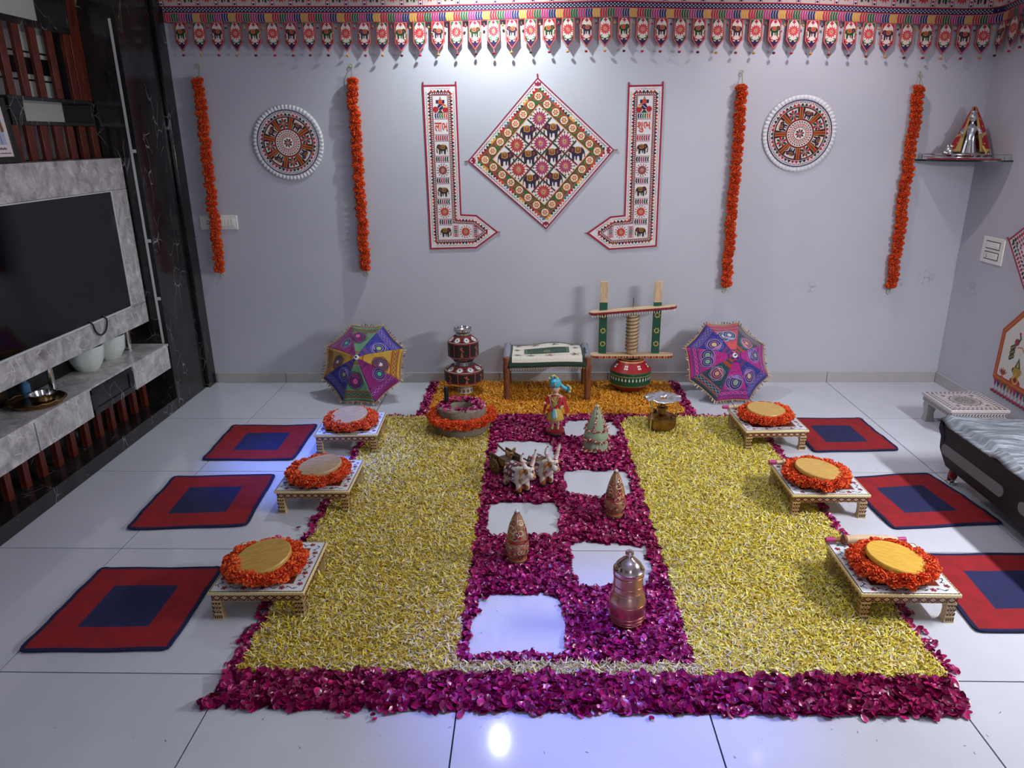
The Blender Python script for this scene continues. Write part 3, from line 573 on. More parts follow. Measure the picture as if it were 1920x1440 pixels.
# ---- the two angled strips with an arrow foot
def strip(pts, mids, label, mirror, word):
    t = thing('wall_hanging', label, 'wall hanging'); O = [XZ(*q) for q in pts]
    cloth_slab('cloth', O if not mirror else O[::-1], back_map, .0025, S(224, 218, 222), t); p = Print(back_map)
    p.stroke(O, .011, S(160, 22, 56), 3, True)
    cx_ = sum(a for a, b in O)/7
    def inset(d):                                                    # outline moved inward
        n = len(O); out = []; area = sum(O[i][0]*O[(i+1) % n][1]-O[(i+1) % n][0]*O[i][1] for i in range(n)); sg = 1 if area > 0 else -1
        for i in range(n):
            a, b, c = Vector(O[i-1]), Vector(O[i]), Vector(O[(i+1) % n]); d1 = (b-a).normalized(); d2 = (c-b).normalized(); n1 = Vector((-d1.y, d1.x))*sg; n2 = Vector((-d2.y, d2.x))*sg
            bi = (n1+n2).normalized(); out.append(tuple(b+bi*(d/max(.35, bi.dot(n1)))))
        return out, sg
    I1_, sg = inset(.040); I2, _ = inset(.047); I3, _ = inset(.058)
    cyc = [ORG, BLK, RED, DGRN, S(130, 20, 40), S(150, 96, 20)]
    for i in range(7):
        a, b = I1_[i], I1_[(i+1) % 7]; L_ = math.hypot(b[0]-a[0], b[1]-a[1]); n = max(3, int(L_/.0215)); p.edge_tris(a, b, n, .0205, cyc, -sg, 1)
    p.stroke(I1_, .005, S(120, 20, 36), 2, True); p.stroke(I2, .013, S(88, 16, 34), 2, True)
    for i in range(7):
        a, b = I2[i], I2[(i+1) % 7]; L_ = math.hypot(b[0]-a[0], b[1]-a[1]); p.dots(a, b, max(3, int(L_/.0125)), .0033, S(236, 228, 226), 3)
    p.stroke(I3, .004, S(160, 30, 40), 3, True)
    d = -1 if mirror else 1
    for kind, q in mids:
        x, z = XZ(740+q[0]/3.4286, 120+q[1]/3.4286)
        if kind == 'g': p.ganesh(x, z, .052, d, 1)
        elif kind == 'l': p.leaves(x-.044, x+.044, z-.017, z+.017, 6, [NAVY, GRN, ORG] if q[1] < 400 else [RED, S(150, 30, 30), MAG] if q[1] < 520 else [BLK, MAG, DGRN], 1); p.stroke([(x-.046, z-.02), (x+.046, z-.02)], .003, S(150, 30, 40), 1); p.stroke([(x-.046, z+.02), (x+.046, z+.02)], .003, S(150, 30, 40), 1)
        elif kind == 'v': p.leaves(z-.04, z+.04, x-.014, x+.014, 6, [RED, DGRN, MAG], 1, True); p.stroke([(x-.018, z-.042), (x-.018, z+.042)], .003, S(150, 30, 40), 1); p.stroke([(x+.018, z-.042), (x+.018, z+.042)], .003, S(150, 30, 40), 1)
        elif kind == 'e': p.elephant(x, z, .038, -1 if (q[1] < 900) ^ mirror else 1, S(46, 32, 34), 1, 0, S(96, 62, 48))
        elif kind == 'f': p.flower(x, z, .043, 14, S(190, 30, 34) if q[1] > 900 else S(130, 30, 60), S(60, 30, 20), 1)
        elif kind == 't':
            c = bpy.data.curves.new('lettering', 'FONT'); c.body = word; c.align_x = 'CENTER'; c.size = .062; c.offset = .0007; ob = bpy.data.objects.new('lettering', c); COL.objects.link(ob)
            dg = bpy.context.evaluated_depsgraph_get(); dg.update(); me = bpy.data.meshes.new_from_object(ob.evaluated_get(dg)); bpy.data.objects.remove(ob); bpy.data.curves.remove(c)
            xs = [v.co.x for v in me.vertices]; zs = [v.co.y for v in me.vertices]; kx = .088/(max(xs)-min(xs)); kz = (.066 if mirror else .056)/(max(zs)-min(zs)); mxx, mzz = (max(xs)+min(xs))/2, (max(zs)+min(zs))/2
            for v in me.vertices: v.co = (x+(v.co.x-mxx)*kx, YW-.0076, z+(v.co.y-mzz)*kz)
            me.materials.clear(); at = me.attributes.new('Col', 'FLOAT_COLOR', 'FACE'); at.data.foreach_set('color', np.tile(np.array([*S(206, 52, 22), 1], np.float32), len(me.polygons)))
            me.name = 'lettering'; o = mkobj('lettering', me, M['fabric'], t, 0); o['label'] = 'red embroidered word'
    p.build('embroidery', M['fabric'], t, 0); m = MB()
    for q in ((pts[0], (0, .024)), (pts[1], (0, .024)), (pts[4], (.022 if not mirror else -.022, 0))): a = XZ(*q[0]); m.bar((a[0], YW-.006, a[1]), (a[0]+q[1][0], YW-.004, a[1]+q[1][1]), .009, .004, S(150, 20, 50))
    m.build('loop', M['fabric'], t, 0); return t
ml = [('g', (293, 265)), ('l', (298, 333)), ('t', (300, 405)), ('l', (302, 475)), ('e', (305, 545)), ('l', (305, 612)), ('f', (310, 683)), ('l', (310, 750)), ('e', (313, 820)), ('l', (315, 885)), ('f', (322, 950)), ('l', (327, 1015)), ('e', (330, 1080)), ('v', (393, 1075)), ('f', (457, 1078)), ('v', (520, 1075))]
strip([(793, 161), (854.6, 160), (864, 403), (893, 404.4), (932, 435), (893, 464), (808, 466)], ml, 'embroidered L-shaped strip left of the diamond cloth with its arrow foot pointing right', False, 'लाભ')
mr = [('g', (1605, 262)), ('l', (1603, 333)), ('t', (1602, 405)), ('l', (1597, 475)), ('e', (1592, 542)), ('l', (1592, 612)), ('f', (1590, 682)), ('l', (1588, 750)), ('e', (1584, 815)), ('l', (1585, 884)), ('f', (1582, 950)), ('l', (1580, 1013)), ('e', (1580, 1077)), ('v', (1517, 1080)), ('f', (1454, 1081)), ('v', (1388, 1080))]
strip([(1179, 161.4), (1243, 160), (1230, 461), (1142.5, 467), (1102.5, 437), (1145.4, 407), (1171.7, 404.4)][:2][::-1]+[(1171.7, 404.4), (1145.4, 407), (1102.5, 437), (1142.5, 467), (1230, 461)], mr, 'embroidered L-shaped strip right of the diamond cloth with its arrow foot pointing left', True, 'શુભ')

# ---- the two round cloths
def round_cloth(cx_, cz_, label, a0):
    t = thing('round_hanging', label, 'wall hanging', (cx_, YW, cz_)); fn = lambda x, z, h: (x, -.012-h, z); r1 = .212
    m = MB(); m.lathe([(0, 0), (r1, 0), (r1, .010), (0, .010)], 64, Matrix.Rotation(R(90), 4, 'X'), S(224, 216, 220)); m.build('cloth', M['fabric'], t, 30)
    def ruf(u, v): a = 2*PI*u; r = r1-.004+(.245-r1)*v*(1+.06*math.sin(a*3+a0*5)); return (r*math.cos(a), -.008-.005*math.sin(a*58)*v, r*math.sin(a))
    m = MB(); m.grid(ruf, 348, 2, lambda u, v: S(226, 226, 232)); o = m.build('ruffle', M['fabric'], t, 60); o.modifiers.new('s', 'SOLIDIFY').thickness = .0012
    p = Print(fn); ring = lambda r, wd, c, L: p.stroke([(r*math.cos(2*PI*k/72), r*math.sin(2*PI*k/72)) for k in range(72)], wd, c, L, True)
    ring(.208, .006, NAVY, 1); p.disc(0, 0, .168, S(112, 24, 28), 1, 56); ring(.166, .004, BLK, 2)
    for k in range(44): a = 2*PI*k/44; p.tri(.172*math.cos(a), .172*math.sin(a), a, .022, (RED, RED, DGRN, BLK)[k % 4], 1)
    for k in range(8):
        a = a0+2*PI*k/8; x, z = .124*math.cos(a), .124*math.sin(a); w_ = .225
        p.poly([(.160*math.cos(a+w_*s), .160*math.sin(a+w_*s)) for s in (-1, -.5, 0, .5, 1)]+[(.094*math.cos(a+w_*s*1.05), .094*math.sin(a+w_*s*1.05)) for s in (1, 0, -1)], S(216, 206, 206), 2)
        if k % 2: p.star8(x, z, .038, a, 3)
        else: p.elephant(x, z, .032, 1, S(34, 26, 60), 3, a-PI/2, S(90, 40, 60))
        b = a+PI/8
        for q in (-.06, -.02, .02, .06): p.stroke([(.09*math.cos(b+q*1.4), .09*math.sin(b+q*1.4)), (.163*math.cos(b+q), .163*math.sin(b+q))], .0028, (GOLD, ORG)[abs(q) < .04], 3)
        for s in (-1, 1): p.petal(.14*math.cos(b+s*.11), .14*math.sin(b+s*.11), b+s*.11, -.02, .024, .006, BLK, 3)
    p.disc(0, 0, .088, S(120, 20, 28), 3, 48); p.disc(0, 0, .083, S(226, 212, 210), 4, 48); p.disc(0, 0, .062, RED, 5, 40); p.disc(0, 0, .058, S(226, 206, 200), 6, 40); p.disc(0, 0, .042, DRED, 7, 36); p.disc(0, 0, .038, S(232, 226, 224), 8, 36)
    for k in range(28): a = 2*PI*k/28; p.petal(.067*math.cos(a), .067*math.sin(a), a+.9, 0, .016, .0045, (BLK, RED)[k % 4 == 0], 5)
    for k in range(22): a = 2*PI*k/22; p.petal(.045*math.cos(a), .045*math.sin(a), a+.9, 0, .013, .004, (DGRN, RED)[k % 2], 7)
    p.star8(0, 0, .033, .2, 9); p.build('embroidery', M['fabric'], t, 0)
round_cloth(-1.644, 1.706, 'round embroidered cloth with a white ruffle between the two left garlands', .95)
round_cloth(1.766, 1.73, 'round embroidered cloth with a white ruffle between the two right garlands', 1.2)

# ---- the long valance along the top of the back wall, turning the corner
val = thing('door_valance', 'long embroidered red valance with pointed pendants along the top of the wall', 'valance'); YV = YW-.026; XV = XR-.026
bot = [(-2.35, 2.445), (-1.286, 2.431), (-.807, 2.424), (-.126, 2.433), (.514, 2.437), (1.018, 2.421), (1.686, 2.406), (2.352, 2.372), (2.684, 2.362), (2.85, 2.362), (3.1, 2.39), (3.6, 2.43)]
def zb(s):
    for (a, za), (b, zb_) in zip(bot, bot[1:]):
        if s <= b: return za+(zb_-za)*max(0, (s-a)/(b-a))
    return bot[-1][1]
RC = .05; sC = XV-RC
def vmap(s, y, h):                                                   # s runs along the wall and round the corner, y up from the lower edge
    wv = .008*math.sin(s*5.3)+.006*math.sin(s*13.1+1); z = zb(s)+y
    if s <= sC: return (s, YV-h-wv*(.4+y), z)
    L_ = RC*PI/2
    if s <= sC+L_: a = (s-sC)/RC; r = RC-h; return (sC+r*math.sin(a), YV-RC+r*math.cos(a), z)
    return (XV-h, YV-RC-(s-sC-L_), z)
S0, S1 = -2.36, 3.62; NS = 300
m = MB(); m.grid(lambda u, v: vmap(S0+(S1-S0)*u, .31*v, 0), NS, 6, S(188, 172, 172)); o = m.build('band', M['fabric'], val, 60); so = o.modifiers.new('s', 'SOLIDIFY'); so.thickness = .002; so.offset = -1
p = Print(vmap, .0006)
for y0, y1, c in ((0, .005, S(120, 24, 60)), (.057, .062, RED), (.092, .098, RED), (.228, .234, RED), (.262, .268, RED), (.30, .31, RED)): p.rect(S0, S1, y0, y1, c, 2, 150)
p.rect(S0, S1, .062, .092, S(24, 24, 74), 1, 150); p.rect(S0, S1, .234, .262, S(24, 24, 74), 1, 150)
for k in range(int((S1-S0)/.0115)):
    s = S0+.0115*(k+.5)
    for r_ in (0, 1, 2):
        if (k+r_) % 2 == 0: p.poly([(s-.004, .066+r_*.008), (s+.004, .066+r_*.008), (s+.004, .0715+r_*.008), (s-.004, .0715+r_*.008)], S(216, 210, 214), 2)
cc5 = [S(178, 20, 36), S(26, 84, 40), S(168, 30, 108), S(26, 30, 92), S(216, 156, 50)]
for k in range(int((S1-S0)/.0155)):
    s = S0+.0155*k; c = cc5[(k//3) % 5]
    p.poly([(s, .031), (s+.0105, .031), (s+.0155, .055), (s+.005, .055)], c, 2); p.poly([(s, .031), (s+.005, .007), (s+.0155, .007), (s+.0105, .031)], c, 2)
    p.poly([(s, .031), (s+.0155, .031), (s+.0155, .0315), (s, .0315)], c, 1)
PW = .1185; npn = int((S1-S0-.06)/PW)
for k in range(npn+1):
    s = S0+.055+PW*k
    for dx in (-.5,): 
        p.rect(s-PW/2-.013, s-PW/2+.013, .098, .228, S(150, 22, 40), 1); p.rect(s-PW/2-.009, s-PW/2+.009, .098, .228, S(220, 208, 210), 2)
        for j in range(6): p.disc(s-PW/2, .108+.0215*j, .0075, (NAVY, RED)[j % 2], 3, 8)
    if k % 2 == 0: p.flower(s, .162, .058, 14, S(190, 30, 62), None, 1)
    else: p.elephant(s, .16, .046, 1 if k % 4 == 1 else -1, (S(24, 56, 30), S(52, 24, 52))[(k//2) % 2], 1, 0, S(150, 34, 60))
p.build('embroidery', M['fabric'], val, 0)
def pend_mesh(kind):
    p = Print(lambda x, y, h: (x, -h, y), .0006); w_, hh = .043, .175
    O = [(-w_*.95, 0), (w_*.95, 0), (w_, -hh*.68), (0, -hh), (-w_, -hh*.68)]; p.slab(O[::-1], lambda x, y, h: (x, -h+.002, y), .002, S(180, 26, 40))
    ins = lambda d: [(-w_*.95+d, -d*.6), (w_*.95-d, -d*.6), (w_-d, -hh*.68+d*.3), (0, -hh+d*1.45), (-w_+d, -hh*.68+d*.3)]
    p.poly(ins(.004), S(214, 180, 176), 1); p.poly(ins(.006), S(140, 20, 40), 2); p.poly(ins(.0115), S(150, 30, 40) if kind != 'f' else S(40, 66, 36), 3); p.poly([(-.014, -.006), (.014, -.006), (.03, -.03), (.0315, -.1), (.022, -.122), (0, -.15), (-.022, -.122), (-.0315, -.1), (-.03, -.03)], S(218, 204, 200), 3.5)
    p.poly([(-.026, -.130), (.026, -.130), (0, -.158)], S(48, 22, 78), 4); p.disc(0, -.127, .008, BLK, 5, 8)
    lc = GRN if kind == 'f' else RED
    for s_ in (-1, 1): p.poly([(s_*.031, -.1), (s_*.024, -.12), (s_*.006, -.126), (s_*.012, -.116), (s_*.022, -.113)], lc, 4); p.disc(s_*.022, -.104, .0045, lc, 4, 7); p.poly([(s_*.033, -.004), (s_*.033, -.022), (s_*.026, -.022), (s_*.026, -.011), (s_*.014, -.011), (s_*.014, -.004)], lc, 4)
    p.poly([(0, -.003), (.013, -.017), (.005, -.02), (0, -.03), (-.005, -.02), (-.013, -.017)], S(170, 20, 60), 4)
    if kind == 'f': p.flower(0, -.066, .043, 13, S(206, 32, 68), None, 4)
    else: p.elephant(0, -.066, .036, 1 if kind == 'e' else -1, (S(24, 58, 30) if kind == 'e' else S(50, 24, 56)), 4, 0, S(170, 36, 70))
    o = p.build('pendant', M['fabric'], val, 0); me = o.data; bpy.data.objects.remove(o); return me
pm = {k: pend_mesh(k) for k in 'feE'}
mb = MB(); mb.ball((0, 0, 0), (.0105, .0105, .008), 10, 6); 
beadm = {}
for nm, c in (('a', S(150, 24, 34)), ('b', S(206, 140, 50)), ('c', S(90, 20, 44)), ('d', S(196, 24, 70))):
    mb = MB(); mb.ball((0, 0, 0), (.0105, .0105, .008), 10, 6, c); mb.tube([(0, 0, .006), (0, 0, .022)], .001, 4, S(230, 226, 226)); o = mb.build('pompom', M['fabric'], val); beadm[nm] = o.data; bpy.data.objects.remove(o)
bk = 'ababcdaacbabcdbacabc'
for k in range(npn+1):
    s = S0+.1+PW*k
    if s > S1-.05: break
    kind = 'f' if k % 2 else ('e' if k % 4 == 0 else 'E'); a = vmap(s-.01, 0, 0); b = vmap(s+.01, 0, 0); c = vmap(s, 0, .003); ang = math.atan2(b[1]-a[1], b[0]-a[0])
    o = bpy.data.objects.new('pendant', pm[kind]); COL.objects.link(o); o.parent = val; o.location = (c[0], c[1], c[2]+.004); o.rotation_euler = (R(random.uniform(-5, 0)), 0, ang+R(random.uniform(-7, 7)))
    q = bpy.data.objects.new('pompom', beadm[bk[k % 20]]); COL.objects.link(q); q.parent = o; q.location = (random.uniform(-.004, .004), 0, -.196)
    d_ = vmap(s-PW/2, 0, .006); q = bpy.data.objects.new('small_pompom', beadm[bk[(k*7+3) % 20]]); COL.objects.link(q); q.parent = val; q.location = (d_[0], d_[1], d_[2]-.03); q.scale = (.8, .8, .8)

# ---- hangings on the right wall
def right_map(y, z, h): return (XR-.005-h, y, z)
def RP(px, py): q = sx(px, py, XR-.005); return (q.y, q.z)
t = thing('wall_hanging', 'white embroidered cloth hung by one corner on the right wall below the valance', 'wall hanging')
L0 = RP(1892, 450); up = (L0[0]-.36, L0[1]+.36*.72); dn = (L0[0]-.40, L0[1]-.44); rt = (L0[0]-.76, L0[1]-.08); O = [L0, dn, rt, up]
cloth_slab('cloth', O[::-1], right_map, .0025, S(222, 214, 218), t); p = Print(right_map); p.stroke(O, .012, S(160, 20, 66), 3, True)
cyc = [DGRN, S(40, 90, 90), RED, MAG, BLK]
for d_, n, L in ((.10, 20, 1), (.2, 17, 1), (.3, 15, 2)):
    cxm, czm = (sum(q[i] for q in O)/4 for i in (0, 1)); I = [(a+(cxm-a)*d_, b+(czm-b)*d_) for a, b in O]; ar = 1
    for i in range(4):
        a, b = I[i], I[(i+1) % 4]
        if d_ < .15: p.edge_tris(a, b, n, .02, cyc, 1, 1); p.edge_tris(a, b, n, .02, cyc, -1, 1)
        else:
            for k in range(n): x, z = a[0]+(b[0]-a[0])*(k+.5)/n, a[1]+(b[1]-a[1])*(k+.5)/n; p.petal(x, z, math.atan2(czm-z, cxm-x)+.5, -.012, .016, .008, cyc[(k+i) % 5] if d_ < .25 else MAG, 2)
p.flower(cxm, czm, .09, 16, MAG, DGRN, 2); p.build('embroidery', M['fabric'], t, 0)
m = MB(); m.bar((XR-.006, L0[0], L0[1]), (XR-.006, L0[0]+.022, L0[1]+.012), .009, .004, S(150, 20, 50)); m.build('loop', M['fabric'], t, 0)
t = thing('wall_hanging', 'white toran panel with an orange border and peacocks low on the right wall', 'wall hanging')
a, b, c = RP(1884, 620), RP(1865, 704), RP(1922, 585); e = RP(1920, 735); wd = .62
O = [(b[0], b[1]), (b[0]-wd, b[1]-.02), (a[0]-wd, a[1]), (a[0]-wd*.72, a[1]+.17), (a[0]-wd*.28, a[1]+.17), (a[0], a[1])]
cloth_slab('cloth', O, right_map, .0025, S(216, 212, 206), t); p = Print(right_map); p.stroke(O, .036, S(176, 62, 26), 2, True)
for i in range(6):
    q0, q1 = O[i], O[(i+1) % 6]; n = int(math.hypot(q1[0]-q0[0], q1[1]-q0[1])/.017)
    for k in range(n): x, z = q0[0]+(q1[0]-q0[0])*(k+.5)/n, q0[1]+(q1[1]-q0[1])*(k+.5)/n; p.disc(x, z, .0065, GOLD, 3, 8); p.disc(x, z, .0035, DRED, 4, 6)
mx, mz = b[0]-wd/2, (a[1]+b[1])/2-.02
def R2(x, z): return (mx+x, mz+z)
for sgn in (1, -1):
    x, z = R2(sgn*.20, .07)                                          # peacock: tail of feathers, neck and head
    for k in range(9): p.disc(x+sgn*(.012*(k % 3)-.02), z-.03*(k//3)-.008*(k % 3)+.03, .013, (DGRN, S(30, 60, 40))[k % 2], 1, 8, .017); p.disc(x+sgn*(.012*(k % 3)-.02), z-.03*(k//3)-.008*(k % 3)+.03, .005, GOLD, 2, 6)
    p.disc(x-sgn*.035, z+.06, .022, S(140, 40, 56), 2, 12); p.stroke([(x-sgn*.05, z+.065), (x-sgn*.062, z+.09), (x-sgn*.05, z+.112)], .012, DGRN, 2); p.disc(x-sgn*.05, z+.116, .01, RED, 2, 8); p.stroke([(x-sgn*.05, z+.03), (x-sgn*.09, z+.04), (x-sgn*.12, z+.01)], .006, ORG, 1)
    x, z = R2(sgn*.24, -.115); p.disc(x, z-.02, .022, S(130, 84, 30), 1, 12, .03); p.stroke([(x-.018, z-.02), (x+.018, z-.02)], .005, DGRN, 2)
    for k in range(5): p.petal(x, z+.01, PI/2+(k-2)*.42, 0, .055, .007, (ORG, DGRN)[k % 2], 1)
for sgn in (.115, -.115):
    x, z = R2(sgn, -.06); p.disc(x, z-.055, .052, RED, 1, 16, .034); p.disc(x, z-.035, .03, GOLD, 2, 14); p.disc(x, z-.035, .018, DRED, 3, 12)
    p.disc(x, z+.015, .036, S(170, 140, 50), 2, 14); p.disc(x-.03, z+.02, .018, S(190, 160, 80), 1, 10); p.disc(x+.03, z+.02, .018, DGRN, 1, 10); p.poly([(x-.026, z+.04), (x+.026, z+.04), (x, z+.105)], DGRN, 2); p.poly([(x-.012, z+.045), (x+.012, z+.045), (x, z+.08)], GOLD, 3)
    p.stroke([(x, z+.01), (x+.012, z-.02), (x+.03, z-.025)], .012, GOLD, 4)
p.build('embroidery', M['fabric'], t, 0); cols = hexs('b01858 3a2468 b02030 28583a a8742a c03020')
for k in range(19):
    y = b[0]-.012-.033*k; z = b[1]-.018-.02*k/19; m = MB(); m.slab([(y+.013, z), (y-.013, z), (y, z-.042)], lambda x, y_, h: right_map(x, y_, h-.003), .003, cols[k % 6]); o = m.build('pennant', M['fabric'], t, 0)
    m = MB(); m.ball((XR-.012, y, z-.072), (.011, .012, .010), 10, 6, S(120, 22, 52)); m.tube([(XR-.008, y, z-.04), (XR-.012, y, z-.065)], .001, 4, S(220, 216, 216)); m.build('pompom', M['fabric'], o)

# ================================================================ marigold flowers
def marigold(seed, R_=.034, cols=None):
    rg = random.Random(seed); m = MB(); cols = cols or hexs('f2561c e84816 fa6826 d83c12 ff7a34'); m.ball((0, 0, 0), (R_*.62, R_*.62, R_*.5), 8, 5, S(176, 42, 14))
    n = 210; g = PI*(3-5**.5)
    for k in range(n):
        z = 1-2*(k+.5)/n; a = k*g+rg.uniform(-.2, .2); r = (1-z*z)**.5; d = Vector((r*math.cos(a), r*math.sin(a), z*.8)); t = d.orthogonal().normalized(); t.rotate(Matrix.Rotation(rg.uniform(0, PI), 3, d)); b = d.cross(t).normalized()
        L_ = R_*rg.uniform(.86, 1.12); w_ = R_*rg.uniform(.10, .18); base = d*R_*.5; tip = d*L_
        c = rg.choice(cols); m.add([base-t*w_*.4, base+t*w_*.4, tip+t*w_+b*w_*.45, tip-t*w_+b*w_*.45, tip*1.04-b*w_*.1], [(0, 1, 2, 3), (3, 2, 4)], c)
    o = m.build('marigold', M['flower'], None, 60); me = o.data; bpy.data.objects.remove(o); return me
MG = [marigold(k) for k in range(5)]
def flower_at(par, loc, sc, rnd):
    o = bpy.data.objects.new('marigold', MG[rnd.randrange(5)]); COL.objects.link(o); o.parent = par; o.location = loc; o.scale = sc if isinstance(sc, tuple) else (sc,)*3; return o
def wall_garland(x, z1, z0, lean, label, seed, off=.037):
    rd = random.Random(seed); t = thing('marigold_garland', label, 'garland', (x, YW, z1)); L_ = z1-z0; n = int(L_/.041)
    for k in range(n):
        f = (k+.5)/n; o = flower_at(t, (lean*f+rd.uniform(-.006, .006), -off+rd.uniform(-.004, .004), -.02-(L_-.03)*f), (1.12*rd.uniform(.92, 1.06), 1.12, .9), rd); o.rotation_euler = (rd.uniform(-.3, .3), rd.uniform(-.3, .3), rd.uniform(0, 6.28))
    m = MB(); m.tube([(0, -.012, .05), (0, -.03, .02), (lean, -.03, -L_-.01)], .002, 6, S(120, 130, 70)); m.build('string', M['paint'], t)
    for zz, xx in ((.055, 0), (-L_-.02, lean)):
        m = MB(); m.tube([(xx+.011*math.cos(a*PI/8), -.012, zz+.011*math.sin(a*PI/8)*(1 if zz > 0 else 1.4)) for a in range(16)], .0028, 6, S(186, 200, 150), True); m.build('ring', M['paint'], t)
    m = MB(); m.tube([(0, 0, .068), (0, -.016, .066), (0, -.016, .06)], .0015, 6, S(190, 190, 190)); m.build('nail', M['steel'], t)
wall_garland(-2.182, 2.135, .83, -.03, 'orange marigold garland hanging over the switch board at the far left', 1, .056)
wall_garland(-1.176, 2.125, .835, .0, 'orange marigold garland hanging right of the left round cloth', 2)
wall_garland(1.356, 2.055, .705, .007, 'orange marigold garland hanging left of the right round cloth', 3)
wall_garland(2.489, 2.035, .69, .02, 'orange marigold garland hanging beside the glass corner shelf', 4)

# ================================================================ mats
def mat_obj(c4, label, seed):
    rd = random.Random(seed); t = thing('floor_mat', label, 'mat', (*[sum(p[i] for p in c4)/4 for i in (0, 1)], 0)); ox, oy = t.location.x, t.location.y
    def bl(u, v): return tuple(c4[0][i]*(1-u)*(1-v)+c4[1][i]*u*(1-v)+c4[2][i]*u*v+c4[3][i]*(1-u)*v for i in (0, 1))
    ph = rd.uniform(0, 6); n = 40
    def pt(u, v, h):
        rr = .0035; x, y = bl(u+rr*math.sin(v*9+ph)*(abs(u-.5) > .45), v+rr*math.sin(u*11+ph)*(abs(v-.5) > .45)); cu, cv = min(u, 1-u), min(v, 1-v); k = max(0, 1-(cu+cv)/.03)   # corners pulled round
        x += (.5-u)*.012*k; y += (v-.5)*.012*k; z = .004+.0018*math.sin(u*7+ph)*math.sin(v*6+ph*2)+h+.003*max(0, math.sin(v*21+ph))*(cu < .08)
        return (x-ox, y-oy, z)
    c = lambda u, v: S(20, 20, 66) if min(u, 1-u, v, 1-v) < .03 else (S(24, 28, 78) if .255 < u < .745 and .255 < v < .745 else S(142, 10, 26))
    m = MB(); m.grid(lambda u, v: pt(u, 1-v, 0) if False else pt(u, v, 0), n, n, None or c)
    m.f = [f[::-1] for f in m.f]; o = m.build('mat_cloth', M['mat'], t, 60); s_ = o.modifiers.new('s', 'SOLIDIFY'); s_.thickness = .005; s_.offset = 1
    m = MB(); e = [pt(u, 0, .003) for u in np.linspace(0, 1, 24)]+[pt(1, v, .003) for v in np.linspace(0, 1, 24)[1:]]+[pt(u, 1, .003) for u in np.linspace(1, 0, 24)[1:]]+[pt(0, v, .003) for v in np.linspace(1, 0, 24)[1:-1]]
    m.tube(e, .0042, 8, S(20, 22, 74), True); m.build('binding', M['mat'], t)
M['mat'] = coloured('mat_pile', .95, .3, 14, .5, 260)
mat_obj([(-1.906, 4.292), (-1.366, 4.301), (-1.357, 3.773), (-1.88, 3.771)], 'red floor mat with a blue centre, farthest on the left side', 1)
mat_obj([(-1.938, 3.553), (-1.393, 3.579), (-1.349, 3.028), (-1.905, 2.989)], 'red floor mat with a blue centre, middle of the three on the left', 2)
mat_obj([(-1.838, 2.664), (-1.318, 2.673), (-1.300, 2.147), (-1.836, 2.132)], 'red floor mat with a blue centre, nearest on the left side', 3)
mat_obj([(1.60, 4.419), (2.089, 4.415), (2.101, 3.917), (1.609, 3.893)], 'red floor mat with a blue centre, farthest on the right side', 4)
mat_obj([(1.62, 3.552), (2.112, 3.616), (2.185, 3.082), (1.659, 3.024)], 'red floor mat with a blue centre reaching under the divan edge', 5)
mat_obj([(1.66, 2.807), (2.19, 2.815), (2.16, 2.30), (1.615, 2.285)], 'red floor mat with a blue centre, nearest on the right side', 6)

